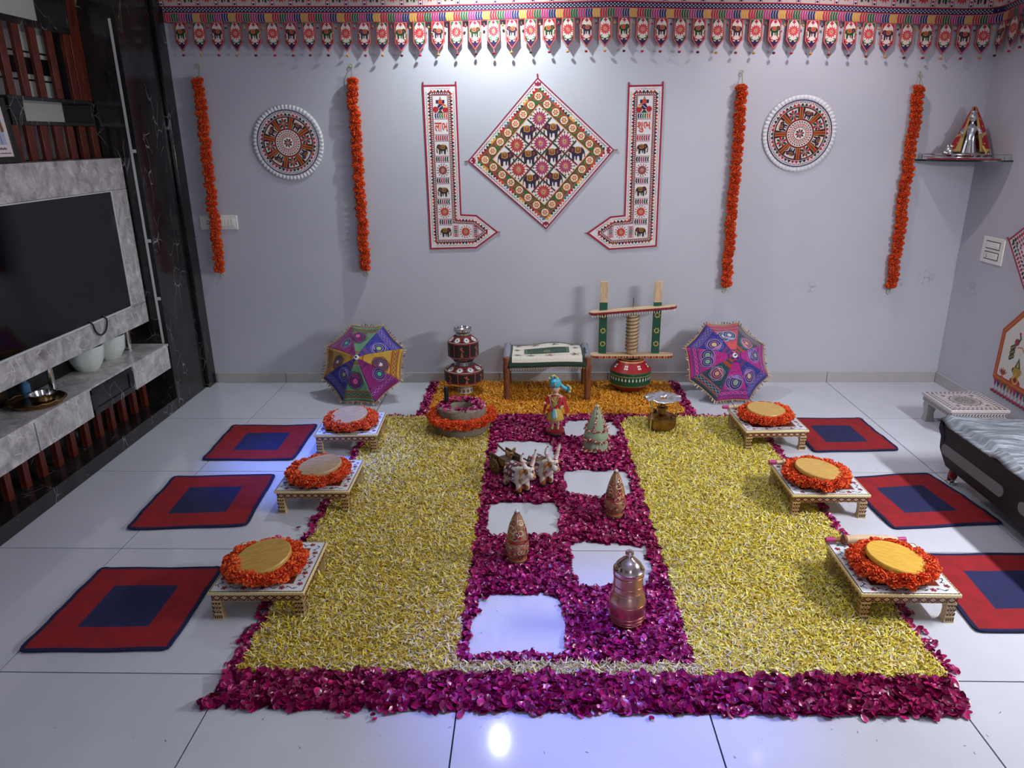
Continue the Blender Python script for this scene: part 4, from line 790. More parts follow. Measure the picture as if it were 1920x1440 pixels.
# ================================================================ low painted stools, boards, garlands, rolling pins
GILT, GILT2, MAR = S(222, 194, 142), S(232, 212, 160), S(92, 24, 16)
def make_stool(label):
    t = thing('low_stool', label, 'stool', (0, 0, 0)); a = .182; h = .125
    m = MB(); m.box(-a, a, -a, a, h-.014, h, GILT2); m.build('top', M['gilt'], t, 35, .003)
    m = MB(); q = a-.014
    for s_ in (-1, 1): m.box(-q, q, s_*q-.006, s_*q+.006, h-.042, h-.014, GILT); m.box(s_*q-.006, s_*q+.006, -q+.006, q-.006, h-.042, h-.014, GILT)
    m.build('apron', M['gilt'], t)
    for sx_ in (-1, 1):
        for sy in (-1, 1):
            m = MB(); X, Y = sx_*(q-.012), sy*(q-.012)
            prof = [(.018, h-.042), (.0165, .065), (.0145, .045), (.0150, .02), (.019, 0)]; vs = []; fs = []
            for r, z in prof: vs += [(X-r, Y-r, z), (X+r, Y-r, z), (X+r, Y+r, z), (X-r, Y+r, z)]
            for k in range(4): fs += [(k*4+i, (k+1)*4+i, (k+1)*4+(i+1) % 4, k*4+(i+1) % 4) for i in range(4)]
            fs += [(0, 1, 2, 3), (19, 18, 17, 16)]; m.add(vs, fs, GILT); lg = m.build('leg', M['gilt'], t, 35)
            for face in range(4):                                    # painted dots on each face of the leg
                pass
    p = Print(lambda x, y, hh: (x, y, h+hh), .0004); W = S(214, 218, 226); p.poly([(-a+.006, -a+.006), (a-.006, -a+.006), (a-.006, a-.006), (-a+.006, a-.006)], S(60, 42, 34), 1); p.poly([(-a+.009, -a+.009), (a-.009, -a+.009), (a-.009, a-.009), (-a+.009, a-.009)], W, 2)
    b = a-.055; p.poly([(-b, -b), (b, -b), (b, b), (-b, b)], S(120, 84, 44), 3); p.poly([(-b+.005, -b+.005), (b-.005, -b+.005), (b-.005, b-.005), (-b+.005, b-.005)], S(112, 44, 30), 4)
    for e in range(4):
        ca, sa = (1, 0, -1, 0)[e], (0, 1, 0, -1)[e]; tr = lambda x, y: (x*ca-y*sa, x*sa+y*ca); mid = -(a+b)/2+.002
        for k in range(8):
            x = -b+.0+2*b*(k+.0)/7; cx_, cy_ = tr(x, mid)
            if k % 2 == 0:
                for j in range(5): p.petal(cx_, cy_, j*1.257+e, .001, .0135, .005, S(150, 44, 36), 3)
                p.disc(cx_, cy_, .004, S(40, 44, 90), 4, 8)
            else:
                p.stroke([tr(x-.02+.005*j, mid+.008*math.sin(j*.9)*(1-.06*j)) for j in range(9)], .0032, S(52, 60, 88), 3); p.petal(*tr(x-.012, mid+.004), e+2.4, 0, .012, .0035, S(60, 64, 90), 3); p.petal(*tr(x+.004, mid-.006), e+.6, 0, .013, .004, S(44, 86, 56), 3)
        for k in range(24): p.disc(*tr(-a+.012+(2*a-.024)*k/23, -a+.0035), .0018, S(90, 50, 30), 2, 6)
    p.build('painted_top', M['enamel'], t, 0)
    p = None; pr_ = MB(); 
    for e in range(4):
        ca, sa = (1, 0, -1, 0)[e], (0, 1, 0, -1)[e]; fn = lambda x, z, hh, ca=ca, sa=sa: ((x*ca-(-(q+.0062+hh))*sa), (x*sa+(-(q+.0062+hh))*ca), z); p2 = Print(fn, .0004); z0, z1 = h-.039, h-.016; n = 10
        for k in range(n):                                           # lattice of lozenges
            x0, x1 = -q+2*q*k/n, -q+2*q*(k+1)/n; xm, zm = (x0+x1)/2, (z0+z1)/2
            p2.stroke([(x0, zm), (xm, z0), (x1, zm), (xm, z1)], .0055, MAR, 1, True); p2.poly([(xm-.005, zm), (xm, zm-.004), (xm+.005, zm), (xm, zm+.004)], S(190, 150, 110), 2); p2.poly([(x0-.006, z0), (x0+.006, z0), (x0, zm-.004)], MAR, 1); p2.poly([(x0-.006, z1), (x0+.006, z1), (x0, zm+.004)], MAR, 1)
        p2.stroke([(-q, z0), (q, z0)], .002, MAR, 1); p2.stroke([(-q, z1), (q, z1)], .002, MAR, 1); pr_.v += []; n0 = len(pr_.v); pr_.v += p2.v; pr_.f += [tuple(i+n0 for i in f) for f in p2.f]; pr_.c += p2.c
        for s_ in (-1, 1):
            X = s_*(q-.012); fn2 = lambda x, z, hh, ca=ca, sa=sa, X=X: (lambda rr: ((X+x)*ca+(q-.012+rr+hh)*sa, (X+x)*sa-(q-.012+rr+hh)*ca, z))(.0192); p3 = Print(fn2, .0004)
            for r_ in range(3):
                for c_ in range(3): p3.disc(-.011+.011*c_, .034+.019*r_, .005, MAR, 1, 8)
            for r_ in range(2):
                for c_ in range(2): p3.poly([(-.0055+.011*c_+u, .0435+.019*r_+v) for u, v in ((-.003, 0), (0, -.003), (.003, 0), (0, .003))], MAR, 1)
            for c_ in range(4): p3.rect(-.014+.008*c_, -.009+.008*c_, .006, .02, S(60, 34, 22), 1)
            n0 = len(pr_.v); pr_.v += p3.v; pr_.f += [tuple(i+n0 for i in f) for f in p3.f]; pr_.c += p3.c
    pr_.build('painted_pattern', M['enamel'], t, 0); return t
def tfix(o): return o
M['board_a'] = wood('rolling_board_wood', S(170, 128, 58), S(206, 168, 92), (9, 60, 20), .4); M['board_b'] = wood('rolling_board_wood_yellow', S(186, 138, 40), S(220, 178, 76), (9, 60, 20), .4); M['board_c'] = wood('rolling_board_wood_pale', S(150, 120, 92), S(196, 166, 130), (9, 60, 20), .4)
def rolling_board(loc, tilt, rz, mat, label):
    t = thing('rolling_board', label, 'rolling board', loc, rot=(tilt[0], tilt[1], rz))
    m = MB(); m.lathe([(0, -.012), (.104, -.012), (.108, -.008), (.109, .004), (.106, .009), (0, .009)], 48); m.build('disc', mat, t, 30)
    for k in range(3):
        a = k*2.094; m = MB(); m.lathe([(.011, -.034), (.014, -.03), (.012, -.012)], 12, Matrix.Translation((.066*math.cos(a), .066*math.sin(a), 0))); m.build('foot', mat, t)
    return t
def ring_garland(loc, rx, ry, label, seed, n=19, tilt=(0, 0)):
    rd = random.Random(seed); t = thing('marigold_garland', label, 'garland', loc)
    for k in range(n):
        a = 2*PI*k/n; x, y = rx*math.cos(a), ry*math.sin(a); o = flower_at(t, (x+rd.uniform(-.004, .004), y+rd.uniform(-.004, .004), .035+rd.uniform(-.001, .006)), (rd.uniform(1.12, 1.32), rd.uniform(1.12, 1.32), rd.uniform(.95, 1.1)), rd); o.rotation_euler = (rd.uniform(-.4, .4), rd.uniform(-.4, .4), rd.uniform(0, 6.28))
    m = MB(); m.tube([(rx*math.cos(a*PI/16), ry*math.sin(a*PI/16), .024) for a in range(32)], .003, 6, S(110, 90, 40), True); m.build('string', M['paint'], t); return t
PINK = S(176, 44, 110)
def rolling_pin(loc, rz, label, big):
    t = thing('rolling_pin', label, 'rolling pin', loc, rz); r = .0185 if big else .0125
    Mx = Matrix.Rotation(R(90), 4, 'Y'); m = MB(); m.lathe([(r*.75, -.085), (r, -.08), (r*1.12, 0), (r, .09), (r*.8, .094)], 20, Mx); m.build('roller', M['pale_wood'], t)
    m = MB(); m.lathe([(.007, -.165), (.0105, -.16), (.0105, -.13), (.009, -.12), (.010, -.1), (r*1.25, -.093), (r*1.25, -.085)], 18, Mx); m.build('handle', M['leg_wood'] if big else M['pale_wood'], t)
    m = MB(); m.lathe([(.007, .16), (.0105, .155), (.0095, .12), (r*.8, .094)][::-1], 18, Mx); m.build('handle', M['pale_wood'], t)
    for x0, x1 in ((-.1665, -.128), (.128, .1625)):
        m = MB(); m.lathe([(.004, x0), (.0108, x0+.002), (.0112, x1), (.009, x1+.0005)], 16, Mx, PINK); m.build('pink_grip', M['paint'], t)
    return t
HS = .125
st0 = make_stool('low gold and white painted stool, nearest on the left side')
SP = [('L', -1.040, 2.505, R(1), 'nearest on the left side', M['board_a']), ('L', -1.065, 3.332, R(.5), 'middle on the left side', M['board_c']), ('L', -1.075, 4.035, R(2), 'farthest on the left side', M['board_c']),
      ('R', 1.392, 2.520, R(-.5), 'nearest on the right side', M['board_b']), ('R', 1.402, 3.308, 0, 'middle on the right side', M['board_a']), ('R', 1.392, 4.100, R(2.5), 'farthest on the right side', M['board_a'])]
PZ = .008
for k, (sd, x, y, rz, wh, bm) in enumerate(SP):
    lab = 'low gold and white painted stool, '+wh
    if k == 0: st0.location = (x, y, PZ*0+.001); st0.rotation_euler = (0, 0, rz); st0['group'] = 'painted stools beside the petal carpet'
    else: dup(st0, (x, y, .001), (0, 0, rz), lab)
    dx, dy = ((-.008, -.030), (.0, -.032), (.004, -.028), (-.010, -.028), (-.02, -.026), (-.012, -.010))[k]
    ring_garland((x+dx, y+dy, HS+.003), .122, .122, 'orange marigold ring around a rolling board on the stool '+wh, 20+k, 16)['group'] = 'marigold rings on the stools'
    ty = (-R(9), -R(7), -R(8), R(8), R(7), R(2))[k]; tx = (R(3), R(4), R(3), R(-1), R(2), R(2))[k]
    rolling_board((x+(-.006, .010, .0, -.006, -.022, -.018)[k], y+(-.045, -.040, -.046, -.042, -.044, -.020)[k], HS+.068), (tx, ty), (R(20), R(-8), R(30), R(-18), R(10), 0)[k], bm, 'round wooden rolling board on the stool '+wh)['group'] = 'rolling boards on the stools'
rolling_pin((1.37, 2.692, HS+.020), R(1), 'wooden rolling pin with pink grips at the back of the nearest right stool', True)
rolling_pin((1.375, 3.468, HS+.014), R(2), 'wooden rolling pin with pink grips at the back of the middle right stool', False)
rolling_pin((1.335, 4.272, HS+.014), R(1), 'wooden rolling pin with pink grips at the back of the farthest right stool', False)
# white stool in the corner
t = thing('low_stool', 'white and black patterned low stool standing behind the divan', 'stool', (2.635, 4.275, 0)); a = .172; h = .178
m = MB(); m.box(-a, a, -a, a, h-.02, h, S(196, 188, 190)); m.build('top', M['enamel'], t, 35, .004)
m = MB(); q = a-.012
for s_ in (-1, 1): m.box(-q, q, s_*q-.006, s_*q+.006, h-.052, h-.02, S(190, 184, 184)); m.box(s_*q-.006, s_*q+.006, -q+.006, q-.006, h-.052, h-.02, S(190, 184, 184))
m.build('apron', M['enamel'], t)
for sx_ in (-1, 1):
    for sy in (-1, 1):
        m = MB(); X, Y = sx_*(q-.03), sy*(q-.03); vs = []; fs = []; pf_ = [(.026, h-.05), (.029, .1), (.02, .055), (.024, .02), (.029, 0)]
        for r, z in pf_: vs += [(X-r, Y-r, z), (X+r, Y-r, z), (X+r, Y+r, z), (X-r, Y+r, z)]
        for k in range(4): fs += [(k*4+i, (k+1)*4+i, (k+1)*4+(i+1) % 4, k*4+(i+1) % 4) for i in range(4)]
        m.add(vs, fs+[(0, 1, 2, 3), (19, 18, 17, 16)], S(164, 162, 160)); m.build('leg', M['enamel'], t, 30)
p = Print(lambda x, y, hh: (x, y, h+hh), .0004); G1, G2 = S(92, 86, 86), S(120, 112, 114)
for i0, n in ((.012, 12), (.034, 11)):
    e_ = a-i0
    for e in range(4):
        ca, sa = (1, 0, -1, 0)[e], (0, 1, 0, -1)[e]
        for k in range(n): x0 = -e_+2*e_*k/n; p.poly([((x)*ca-(y)*sa, (x)*sa+(y)*ca) for x, y in ((x0+.004, -e_), (x0+2*e_/n-.003, -e_), (x0+2*e_/n-.006, -e_+.014), (x0+.008, -e_+.014))], G1, 1)
b = a-.062; p.stroke([(-b, -b), (b, -b), (b, b), (-b, b)], .003, G1, 1, True); p.disc(0, 0, .088, G1, 1, 36); p.disc(0, 0, .082, S(168, 162, 160), 2, 36); p.disc(0, 0, .07, S(150, 146, 140), 3, 36)
for k in range(18): aa = 2*PI*k/18; p.petal(.084*math.cos(aa), .084*math.sin(aa), aa, 0, .018, .007, G2, 1); p.petal(0, 0, aa, .03, .062, .005, G1, 4)
for k in range(10): p.petal(0, 0, 2*PI*k/10, .004, .026, .005, G2, 4)
for sx_ in (-1, 1):
    for sy in (-1, 1):
        for k in range(4): p.petal(sx_*(b-.012), sy*(b-.012), math.atan2(-sy, -sx_)+(k-1.5)*.35, 0, .034, .004, G1, 1)
n0 = Print(lambda x, y, hh: (x, y, h+hh))
p.build('painted_top', M['enamel'], t, 0); pr_ = MB()
for e in range(4):
    ca, sa = (1, 0, -1, 0)[e], (0, 1, 0, -1)[e]; p2 = Print(lambda x, z, hh, ca=ca, sa=sa: (x*ca+(q+.0064+hh)*sa, x*sa-(q+.0064+hh)*ca, z), .0004)
    for k in range(18): x0 = -q+2*q*k/18; p2.poly([(x0+.002, h-.046), (x0+.012, h-.036), (x0+.016, h-.024), (x0+.006, h-.032)], S(34, 30, 32), 1); p2.disc(x0+.014, h-.044, .004, S(40, 36, 38), 1, 6)
    k0 = len(pr_.v); pr_.v += p2.v; pr_.f += [tuple(i+k0 for i in f) for f in p2.f]; pr_.c += p2.c
pr_.build('painted_pattern', M['enamel'], t, 0)

# ================================================================ embroidered parasols
def parasol(loc, rot, label, pal, spin, seed):
    rd = random.Random(seed); t = thing('parasol', label, 'parasol', loc, rot=rot); Rr, dp = .300, .150; a0 = R(22.5)
    rib = lambda i, rho: Vector((Rr*rho*math.cos(a0+i*PI/4), Rr*rho*math.sin(a0+i*PI/4), dp*(1-rho**1.55)))
    ap = Rr*math.cos(PI/8)
    for i in range(8):
        base, band, band2, dot, line = pal[(i+spin) % len(pal)]; am = a0+(i+.5)*PI/4; nrm = Vector((math.cos(am)*.45, math.sin(am)*.45, .89))
        def surf(a_, b_, h_, i=i, nrm=nrm):                           # a across the panel, b out from the tip
            rho = min(max(b_/ap, .0), 1.); hw = max(b_*math.tan(PI/8), 1e-4); tt = min(max(.5+a_/(2*hw), 0.), 1.)
            q = rib(i, rho).lerp(rib(i+1, rho), 1-tt if False else tt); sag = 4*tt*(1-tt); q = q-nrm*.010*sag*rho; q = q-Vector((math.cos(a0+(i+.5)*PI/4), math.sin(a0+(i+.5)*PI/4), 0))*.010*sag*rho**6; return q+nrm*h_
        m = MB(); rows = [0, .06, .12, .17, .22, .30, .4, .5, .6, .68, .76, .80, .84, .88, .92, .96, 1.]
        vs = []; fs = []; cs = []; nt = 8
        for r_ in rows:
            for k in range(nt+1): hw = max(r_*ap*math.tan(PI/8), 1e-4); vs.append(surf((k/nt-.5)*2*hw, r_*ap, 0))
        for r_ in range(len(rows)-1):
            mid = (rows[r_]+rows[r_+1])/2; c = band if (.76 < mid < .80 or .88 < mid < .92 or .12 < mid < .17 or .22 < mid < .30 and i % 2 == 0) else base
            for k in range(nt): q0 = r_*(nt+1)+k; fs.append((q0, q0+nt+1, q0+nt+2, q0+1)); cs.append(c)
        m.add(vs, fs, cs); pn = m.build('panel', M['fabric'], t, 60); s_ = pn.modifiers.new('s', 'SOLIDIFY'); s_.thickness = .0016; s_.offset = -1
        p = Print(lambda x, y, h: surf(x, y, h+.0012), .0005); T_ = math.tan(PI/8)
        for rr in (.84,):                                            # wavy chain along the border band, fine cross lines beside it
            for ph in (0, PI): p.stroke([((k/24-.5)*2*rr*ap*T_, rr*ap+.008*math.sin(k/24*PI*6+ph)) for k in range(25)], .003, line, 2)
        for rr in (.775, .90):
            for k in range(20): x = (k/20-.5)*2*rr*ap*T_; p.stroke([(x, rr*ap-.005), (x+.006, rr*ap+.005)], .0015, line, 1)
        for k in range(46):
            b_ = ap*rd.uniform(.3, .97); x = rd.uniform(-.95, .95)*b_*T_
            if .74 < b_/ap < .94: continue
            p.poly([(x-.002, b_), (x, b_-.002), (x+.002, b_), (x, b_+.002)], dot, 1)
        for n_ in range(2 if i % 2 else 1):
            b_ = ap*rd.uniform(.5, .64); x = rd.choice((-1, 1))*rd.uniform(.1, .6)*b_*T_; r_ = rd.uniform(.038, .048)
            p.stroke([(x+(r_*1.16+.003*math.sin(k*PI/2.5))*math.cos(k*PI/15), b_+(r_*1.16+.003*math.sin(k*PI/2.5))*math.sin(k*PI/15)) for k in range(31)], .0025, line, 2)
            L = 3+7*n_
            for f_, c_ in ((1., band2[0]), (.86, band2[1]), (.66, band2[0]), (.54, band2[1]), (.38, band2[2])): p.disc(x, b_, r_*f_, c_, L, 24); L += 1
            for j in range(7): p.petal(x, b_, j*.9, 0, r_*.34, r_*.08, band2[3], L)
        p.build('embroidery', M['fabric'], pn, 0)
        m = MB(); m.tube([rib(i, r_)+Vector((0, 0, -.006)) for r_ in (.02, .25, .5, .75, 1.0)], .0022, 6, S(70, 70, 72)); m.build('rib', M['paint'], t)
    m = MB()
    for i in range(8):
        A_, B_ = rib(i, 1), rib(i+1, 1)
        for k in range(11):
            q = A_.lerp(B_, (k+.5)/11); d = Vector((q.x, q.y, 0)).normalized(); q = q-d*.010*4*((k+.5)/11)*(1-(k+.5)/11); e = q+d*rd.uniform(.012, .024)+Vector((rd.uniform(-.006, .006), rd.uniform(-.006, .006), rd.uniform(-.008, .006))); m.bar(q, e, .005, .005, rd.choice(hexs('b89868 a87850 c8b080 8a5a3c 4a4a44 d8c8a8'))); 
        m.tube([A_.lerp(B_, k/8)-Vector(((A_+B_).x, (A_+B_).y, 0)).normalized()*.010*4*(k/8)*(1-k/8) for k in range(9)], .0035, 6, S(176, 140, 96))
    stuff(m.build('fringe', M['fabric'], t, 0))
    m = MB(); m.lathe([(.0, dp+.02), (.006, dp+.02), (.006, dp+.006), (.016, dp+.005), (.017, dp-.002), (0, dp-.004)][::-1], 18, None, [S(230, 230, 230), S(230, 230, 230), S(230, 230, 230), S(30, 36, 70), S(30, 36, 70)]); m.build('finial', M['paint'], t)
    m = MB(); m.tube([(0, 0, dp), (0, 0, -.24)], .005, 8, S(60, 60, 62)); m.build('shaft', M['paint'], t); m = MB(); m.lathe([(.007, -.325), (.012, -.32), (.011, -.26), (.007, -.235)], 12, None, S(60, 38, 26)); m.build('handle', M['paint'], t)
    return t
LV = S(150, 128, 190); NV = S(34, 28, 80)
palL = [(S(96, 140, 108), S(156, 86, 44), (S(120, 40, 110), S(60, 30, 80), S(210, 90, 150), S(210, 90, 140)), S(26, 60, 40), S(30, 62, 56)), (S(140, 28, 112), S(110, 24, 96), (LV, NV, S(90, 170, 160), S(90, 220, 170)), S(190, 110, 190), S(196, 120, 210)),
        (S(186, 146, 56), S(168, 88, 40), (S(70, 50, 100), S(110, 60, 60), S(70, 40, 100), S(230, 220, 220)), S(50, 40, 40), S(110, 40, 40)), (S(44, 44, 136), S(104, 60, 110), (LV, NV, S(60, 150, 170), S(210, 180, 90)), S(120, 120, 220), S(140, 140, 230))]
palR = [(S(170, 34, 128), S(74, 40, 104), (LV, NV, S(170, 150, 180), S(96, 190, 110)), S(220, 130, 200), S(214, 110, 200)), (S(46, 42, 132), S(104, 50, 100), (S(160, 120, 170), NV, S(200, 140, 180), S(214, 190, 90)), S(140, 140, 220), S(140, 140, 216)),
        (S(200, 78, 92), S(110, 60, 92), (S(150, 160, 190), NV, S(140, 150, 180), S(220, 210, 200)), S(90, 30, 60), S(180, 110, 140)), (S(44, 66, 84), S(166, 66, 40), (S(206, 140, 170), S(90, 30, 70), S(190, 120, 150), S(214, 190, 90)), S(130, 170, 190), S(150, 180, 200))]
def parasol_at(bx, by, rx, rz, label, pal, spin, seed):              # bx, by: where the rim touches the floor
    rot = Matrix.Rotation(rz, 3, 'Z') @ Matrix.Rotation(rx, 3, 'X'); ap = .300*math.cos(PI/8)+.018; c = rot @ Vector((0, ap, 0)); loc = (bx+c.x, by+c.y, c.z+.006)
    return parasol(loc, (rx, 0, rz), label, pal, spin, seed)
parasol_at(-1.185, 4.665, R(57), R(-6), 'embroidered parasol with yellow, green and blue panels leaning left of the stacked pots', [palL[k] for k in (3, 0, 1, 2, 3, 0, 1, 2)], 0, 5)
parasol_at(1.352, 4.69, R(57), R(7), 'embroidered parasol with pink, blue and coral panels leaning right of the churn', [palR[k] for k in (3, 2, 1, 0, 3, 0, 1, 0)], 0, 9)

# ================================================================ stacked pots
def surfmap(prof, cx=0, cy=0):                                        # print on a turned body: x = angle, y = height
    def f(x, y, h):
        r = prof[-1][0]
        for (r0, z0), (r1, z1) in zip(prof, prof[1:]):
            if z0 <= y <= z1: r = r0+(r1-r0)*(y-z0)/max(1e-6, z1-z0); break
        return (cx+(r+h)*math.cos(x), cy+(r+h)*math.sin(x), y)
    return f
pot = thing('stacked_pots', 'two steel water pots in mirrored red and black covers stacked on a ring', 'pots', (-.483, 4.93, .012))
m = MB(); m.lathe([(.055, 0), (.06, 0), (.058, .045), (.053, .045)], 28, None, S(206, 200, 190)); o = m.build('ring_stand', M['enamel'], pot)
p = Print(surfmap([(.0602, 0), (.0585, .045)]), .0004)
for k in range(12): p.disc(2*PI*k/12, .022, .15, S(40, 30, 30), 1, 10, .012); p.disc(2*PI*k/12, .022, .07, S(200, 150, 140), 2, 8, .006)
p.build('painted_pattern', M['enamel'], o, 0)
def cover(name, z0, z1, z2, r, rt, nfig, nmir):
    pr0 = [(r*.93, z0), (r*1.0, z0+.008), (r*1.0, z1), (rt, z2)]; m = MB(); m.lathe([(r*.9, z0-.001)]+pr0+[(rt-.006, z2)], 40, None, S(36, 16, 18)); o = m.build(name, M['fabric'], pot); p = Print(surfmap(pr0), .0006)
    n = 60
    for zz, c in ((z0+.010, S(170, 36, 34)), (z1-.004, S(176, 40, 36)), (z1+.004, S(150, 130, 120)), (z2-.006, S(160, 36, 34))): p.stroke([(2*PI*k/n, zz) for k in range(n+1)], .004, c, 1)
    for k in range(nfig):
        a = 2*PI*k/nfig; hz = z1-z0; p.poly([(a-.03, z0+.012), (a+.03, z0+.012), (a+.03, z1-.006), (a-.03, z1-.006)], S(150, 34, 34), 1)
        for j in range(5): p.disc(a, z0+.02+hz*.16*j, .012, S(220, 190, 190), 2, 6, .0024)
        b = a+PI/nfig; zc = z0+hz*.45; u = .055*6/nfig*1.2
        p.disc(b, zc+hz*.3, u*.55, S(190, 120, 90), 2, 8, hz*.08); p.poly([(b-u*.7, zc+hz*.2), (b+u*.7, zc+hz*.2), (b+u*.3, zc-hz*.02), (b-u*.3, zc-hz*.02)], S(196, 40, 36), 2); p.poly([(b-u*.4, zc), (b+u*.4, zc), (b+u*1.5, zc-hz*.3), (b-u*1.5, zc-hz*.3)], S(150, 110, 80), 2)
        p.stroke([(b-u*.6, zc+hz*.18), (b-u*1.9, zc+hz*.3)], .006, S(206, 150, 110), 3); p.stroke([(b+u*.6, zc+hz*.18), (b+u*1.9, zc+hz*.05)], .006, S(206, 150, 110), 3); p.stroke([(b-u, zc-hz*.2), (b+u, zc-hz*.2)], .004, S(200, 50, 40), 3)
    for k in range(nmir):
        a = 2*PI*(k+.5)/nmir; zm = (z1+z2)/2; rw = .9*PI/nmir
        p.disc(a, zm, rw*.95, S(150, 30, 34), 1, 14, (z2-z1)*.46); p.disc(a, zm, rw*.62, S(206, 204, 210), 2, 14, (z2-z1)*.31); p.disc(a, zm, rw*.18, S(60, 60, 90), 3, 8, (z2-z1)*.1)
    p.build('embroidery', M['fabric'], o, 0)
m = MB(); m.lathe([(.03, .042), (.08, .05), (.128, .078), (.134, .1), (.134, .166), (.098, .187), (.07, .206), (.066, .232), (.075, .24), (.0, .24)], 40); m.build('lower_pot', M['steel'], pot)
m = MB(); m.lathe([(.05, .238), (.085, .25), (.104, .27), (.105, .375), (.066, .40), (.05, .416), (.05, .436), (.061, .446), (.063, .468), (.058, .468), (.055, .45), (.04, .436), (0, .43)], 40); m.build('upper_pot', M['steel'], pot)
cover('lower_cover', .088, .172, .208, .138, .075, 7, 9); cover('upper_cover', .268, .375, .418, .108, .055, 6, 8)

# ================================================================ hand mill (two stones)
ml_ = thing('hand_mill', 'round grey stone hand mill with a black upright handle', 'hand mill', (-.438, 4.238, .014), rot=(0, 0, 0)); wb = lambda a, k: .012*math.sin(3*a)+.008*math.sin(7*a+k)
m = MB(); m.lathe([(0, 0), (.165, 0), (.172, .012), (.170, .06), (.16, .068), (0, .068)], 40, None, (1, 1, 1), wb); m.build('lower_stone', M['stone'], ml_)
tl = Matrix.Translation((0, 0, .07)) @ Matrix.Rotation(R(-4), 4, 'X'); m = MB(); m.lathe([(.04, .0), (.146, 0), (.152, .01), (.152, .07), (.146, .078), (.07, .08), (.062, .074), (.055, .035), (.04, .03)], 40, tl, (1, 1, 1), wb); m.build('upper_stone', M['stone'], ml_)
m = MB(); m.lathe([(.0, .0), (.014, 0), (.0145, .105), (.012, .112), (0, .113)], 16, Matrix.Translation((-.095, .035, .145))); m.build('handle', M['black_plastic'], ml_)
ring_garland((-.438, 4.238, .062), .176, .176, 'orange marigold garland wrapped around the stone hand mill', 40, 25)

# ================================================================ miniature string cot with embroidered cloth
ct = thing('string_cot', 'small wooden string cot with turned legs standing by the wall', 'cot', (.10, 4.935, .01))
LX, LY = .276, .165
for sx_ in (-1, 1):
    for sy in (-1, 1):
        m = MB(); m.lathe([(.019, 0), (.022, .004), (.022, .19), (.025, .2), (.025, .25), (.022, .262), (.024, .3), (.02, .306)], 16, Matrix.Translation((sx_*LX, sy*LY, 0))); m.build('leg', M['leg_wood'], ct)
    m = MB(); m.tube([(sx_*LX, -LY, .285), (sx_*LX, LY, .285)], .026, 14, S(150, 150, 168)); m.build('wrapped_rail', plain('silvery_wrap', S(140, 142, 160), .45, .2), ct) if sx_ else None
for sy in (-1, 1): m = MB(); m.tube([(-LX, sy*LY, .262), (LX, sy*LY, .262)], .015, 12); m.build('rail', M['leg_wood'], ct)
m = MB(); m.box(-LX+.02, LX-.02, -LY, LY, .268, .276); m.build('webbing', plain('jute_webbing', S(150, 130, 96), .9, 0, .3, 200), ct)
cl = thing('embroidered_cloth', 'cream embroidered cloth with a dark green border and panel on the small cot', 'cloth', (.10, 4.935, .01))
def cfn(x, y, h):
    z = .306+.010*math.sin(x*14+1)*max(0, y)/.17+.006*math.sin(x*9)+.004*math.sin(y*20+x*6)
    if abs(x) > .235: z -= (abs(x)-.235)*.16
    z = max(z, .296)
    if y < -.165: z -= (-.165-y)*1.3; y = -.165-(-.165-y)*.75
    return (x, y, z+h)
m = MB(); n_ = 40; m.grid(lambda u, v: cfn(-.262+.524*u, -.215+.385*v, 0), 44, 32, lambda u, v: S(24, 46, 36) if (u < .035 or u > .965 or v < .06 or v > .95) else S(214, 206, 194)); o = m.build('cloth', M['fabric'], cl, 60); s_ = o.modifiers.new('s', 'SOLIDIFY'); s_.thickness = .003; s_.offset = -1
p = Print(lambda x, y, h: cfn(x, y, h+.002), .0005)
for i in range(12):
    for j in range(8): x0, y0 = -.155+.31*i/12, -.075+.115*j/8; p.poly([(x0, y0), (x0+.31/12, y0), (x0+.31/12, y0+.115/8), (x0, y0+.115/8)], S(22, 60, 44), 1)
for x in (-.145, -.138, .138, .145): p.stroke([(x, -.07+.105*k/6) for k in range(7)], .0025, S(130, 150, 130), 3)
for k in range(6): p.petal(0, -.03, k*1.05+.5, .002, .03, .006, S(150, 140, 90), 3)
for k in range(9): x = -.11+.22*k/8; p.stroke([(x-.012, -.02+.02*math.sin(k*2)), (x+.012, -.03+.02*math.cos(k*3))], .0018, S(90, 120, 100), 3)
rd = random.Random(3)
for x, y, r_ in ((-.2, .12, .03), (-.08, .115, .034), (.06, .11, .032), (.18, .12, .03), (-.2, -.12, .028), (-.11, -.125, .03), (.02, -.125, .034), (.19, -.115, .034), (.2, .02, .022), (-.205, .02, .02)):
    cc = S(110, 50, 70) if (x > 0) ^ (y > 0) else S(60, 56, 56)
    for k in range(5): a = k*1.257+x*9; p.stroke([(x+r_*math.sin(q*PI/8)*math.cos(a+(q-4)*.11), y+r_*math.sin(q*PI/8)*.9*math.sin(a+(q-4)*.11)) for q in range(9)], .0034, cc, 2)
    p.stroke([(x+r_*1.1+.008*k, y+.012*math.sin(k)) for k in range(6)], .0018, cc, 2)
p.build('embroidery', M['fabric'], cl, 0); m = MB()
for k in range(60): u = k/59; a = cfn(-.262+.524*u, -.215, 0); m.bar(a, (a[0]+(.006 if k % 2 else -.006), a[1]-.002, a[2]-.014), .002, .002, S(190, 172, 140))
for sx_ in (-1, 1):
    for k in range(46): a = cfn(sx_*.262, -.2+.37*k/45, 0); m.bar(a, (a[0]+sx_*rd.uniform(.004, .014), a[1]+rd.uniform(-.006, .006), a[2]+rd.uniform(-.012, .008)), .004, .004, S(26, 40, 34))
stuff(m.build('fringe', M['fabric'], cl, 0))

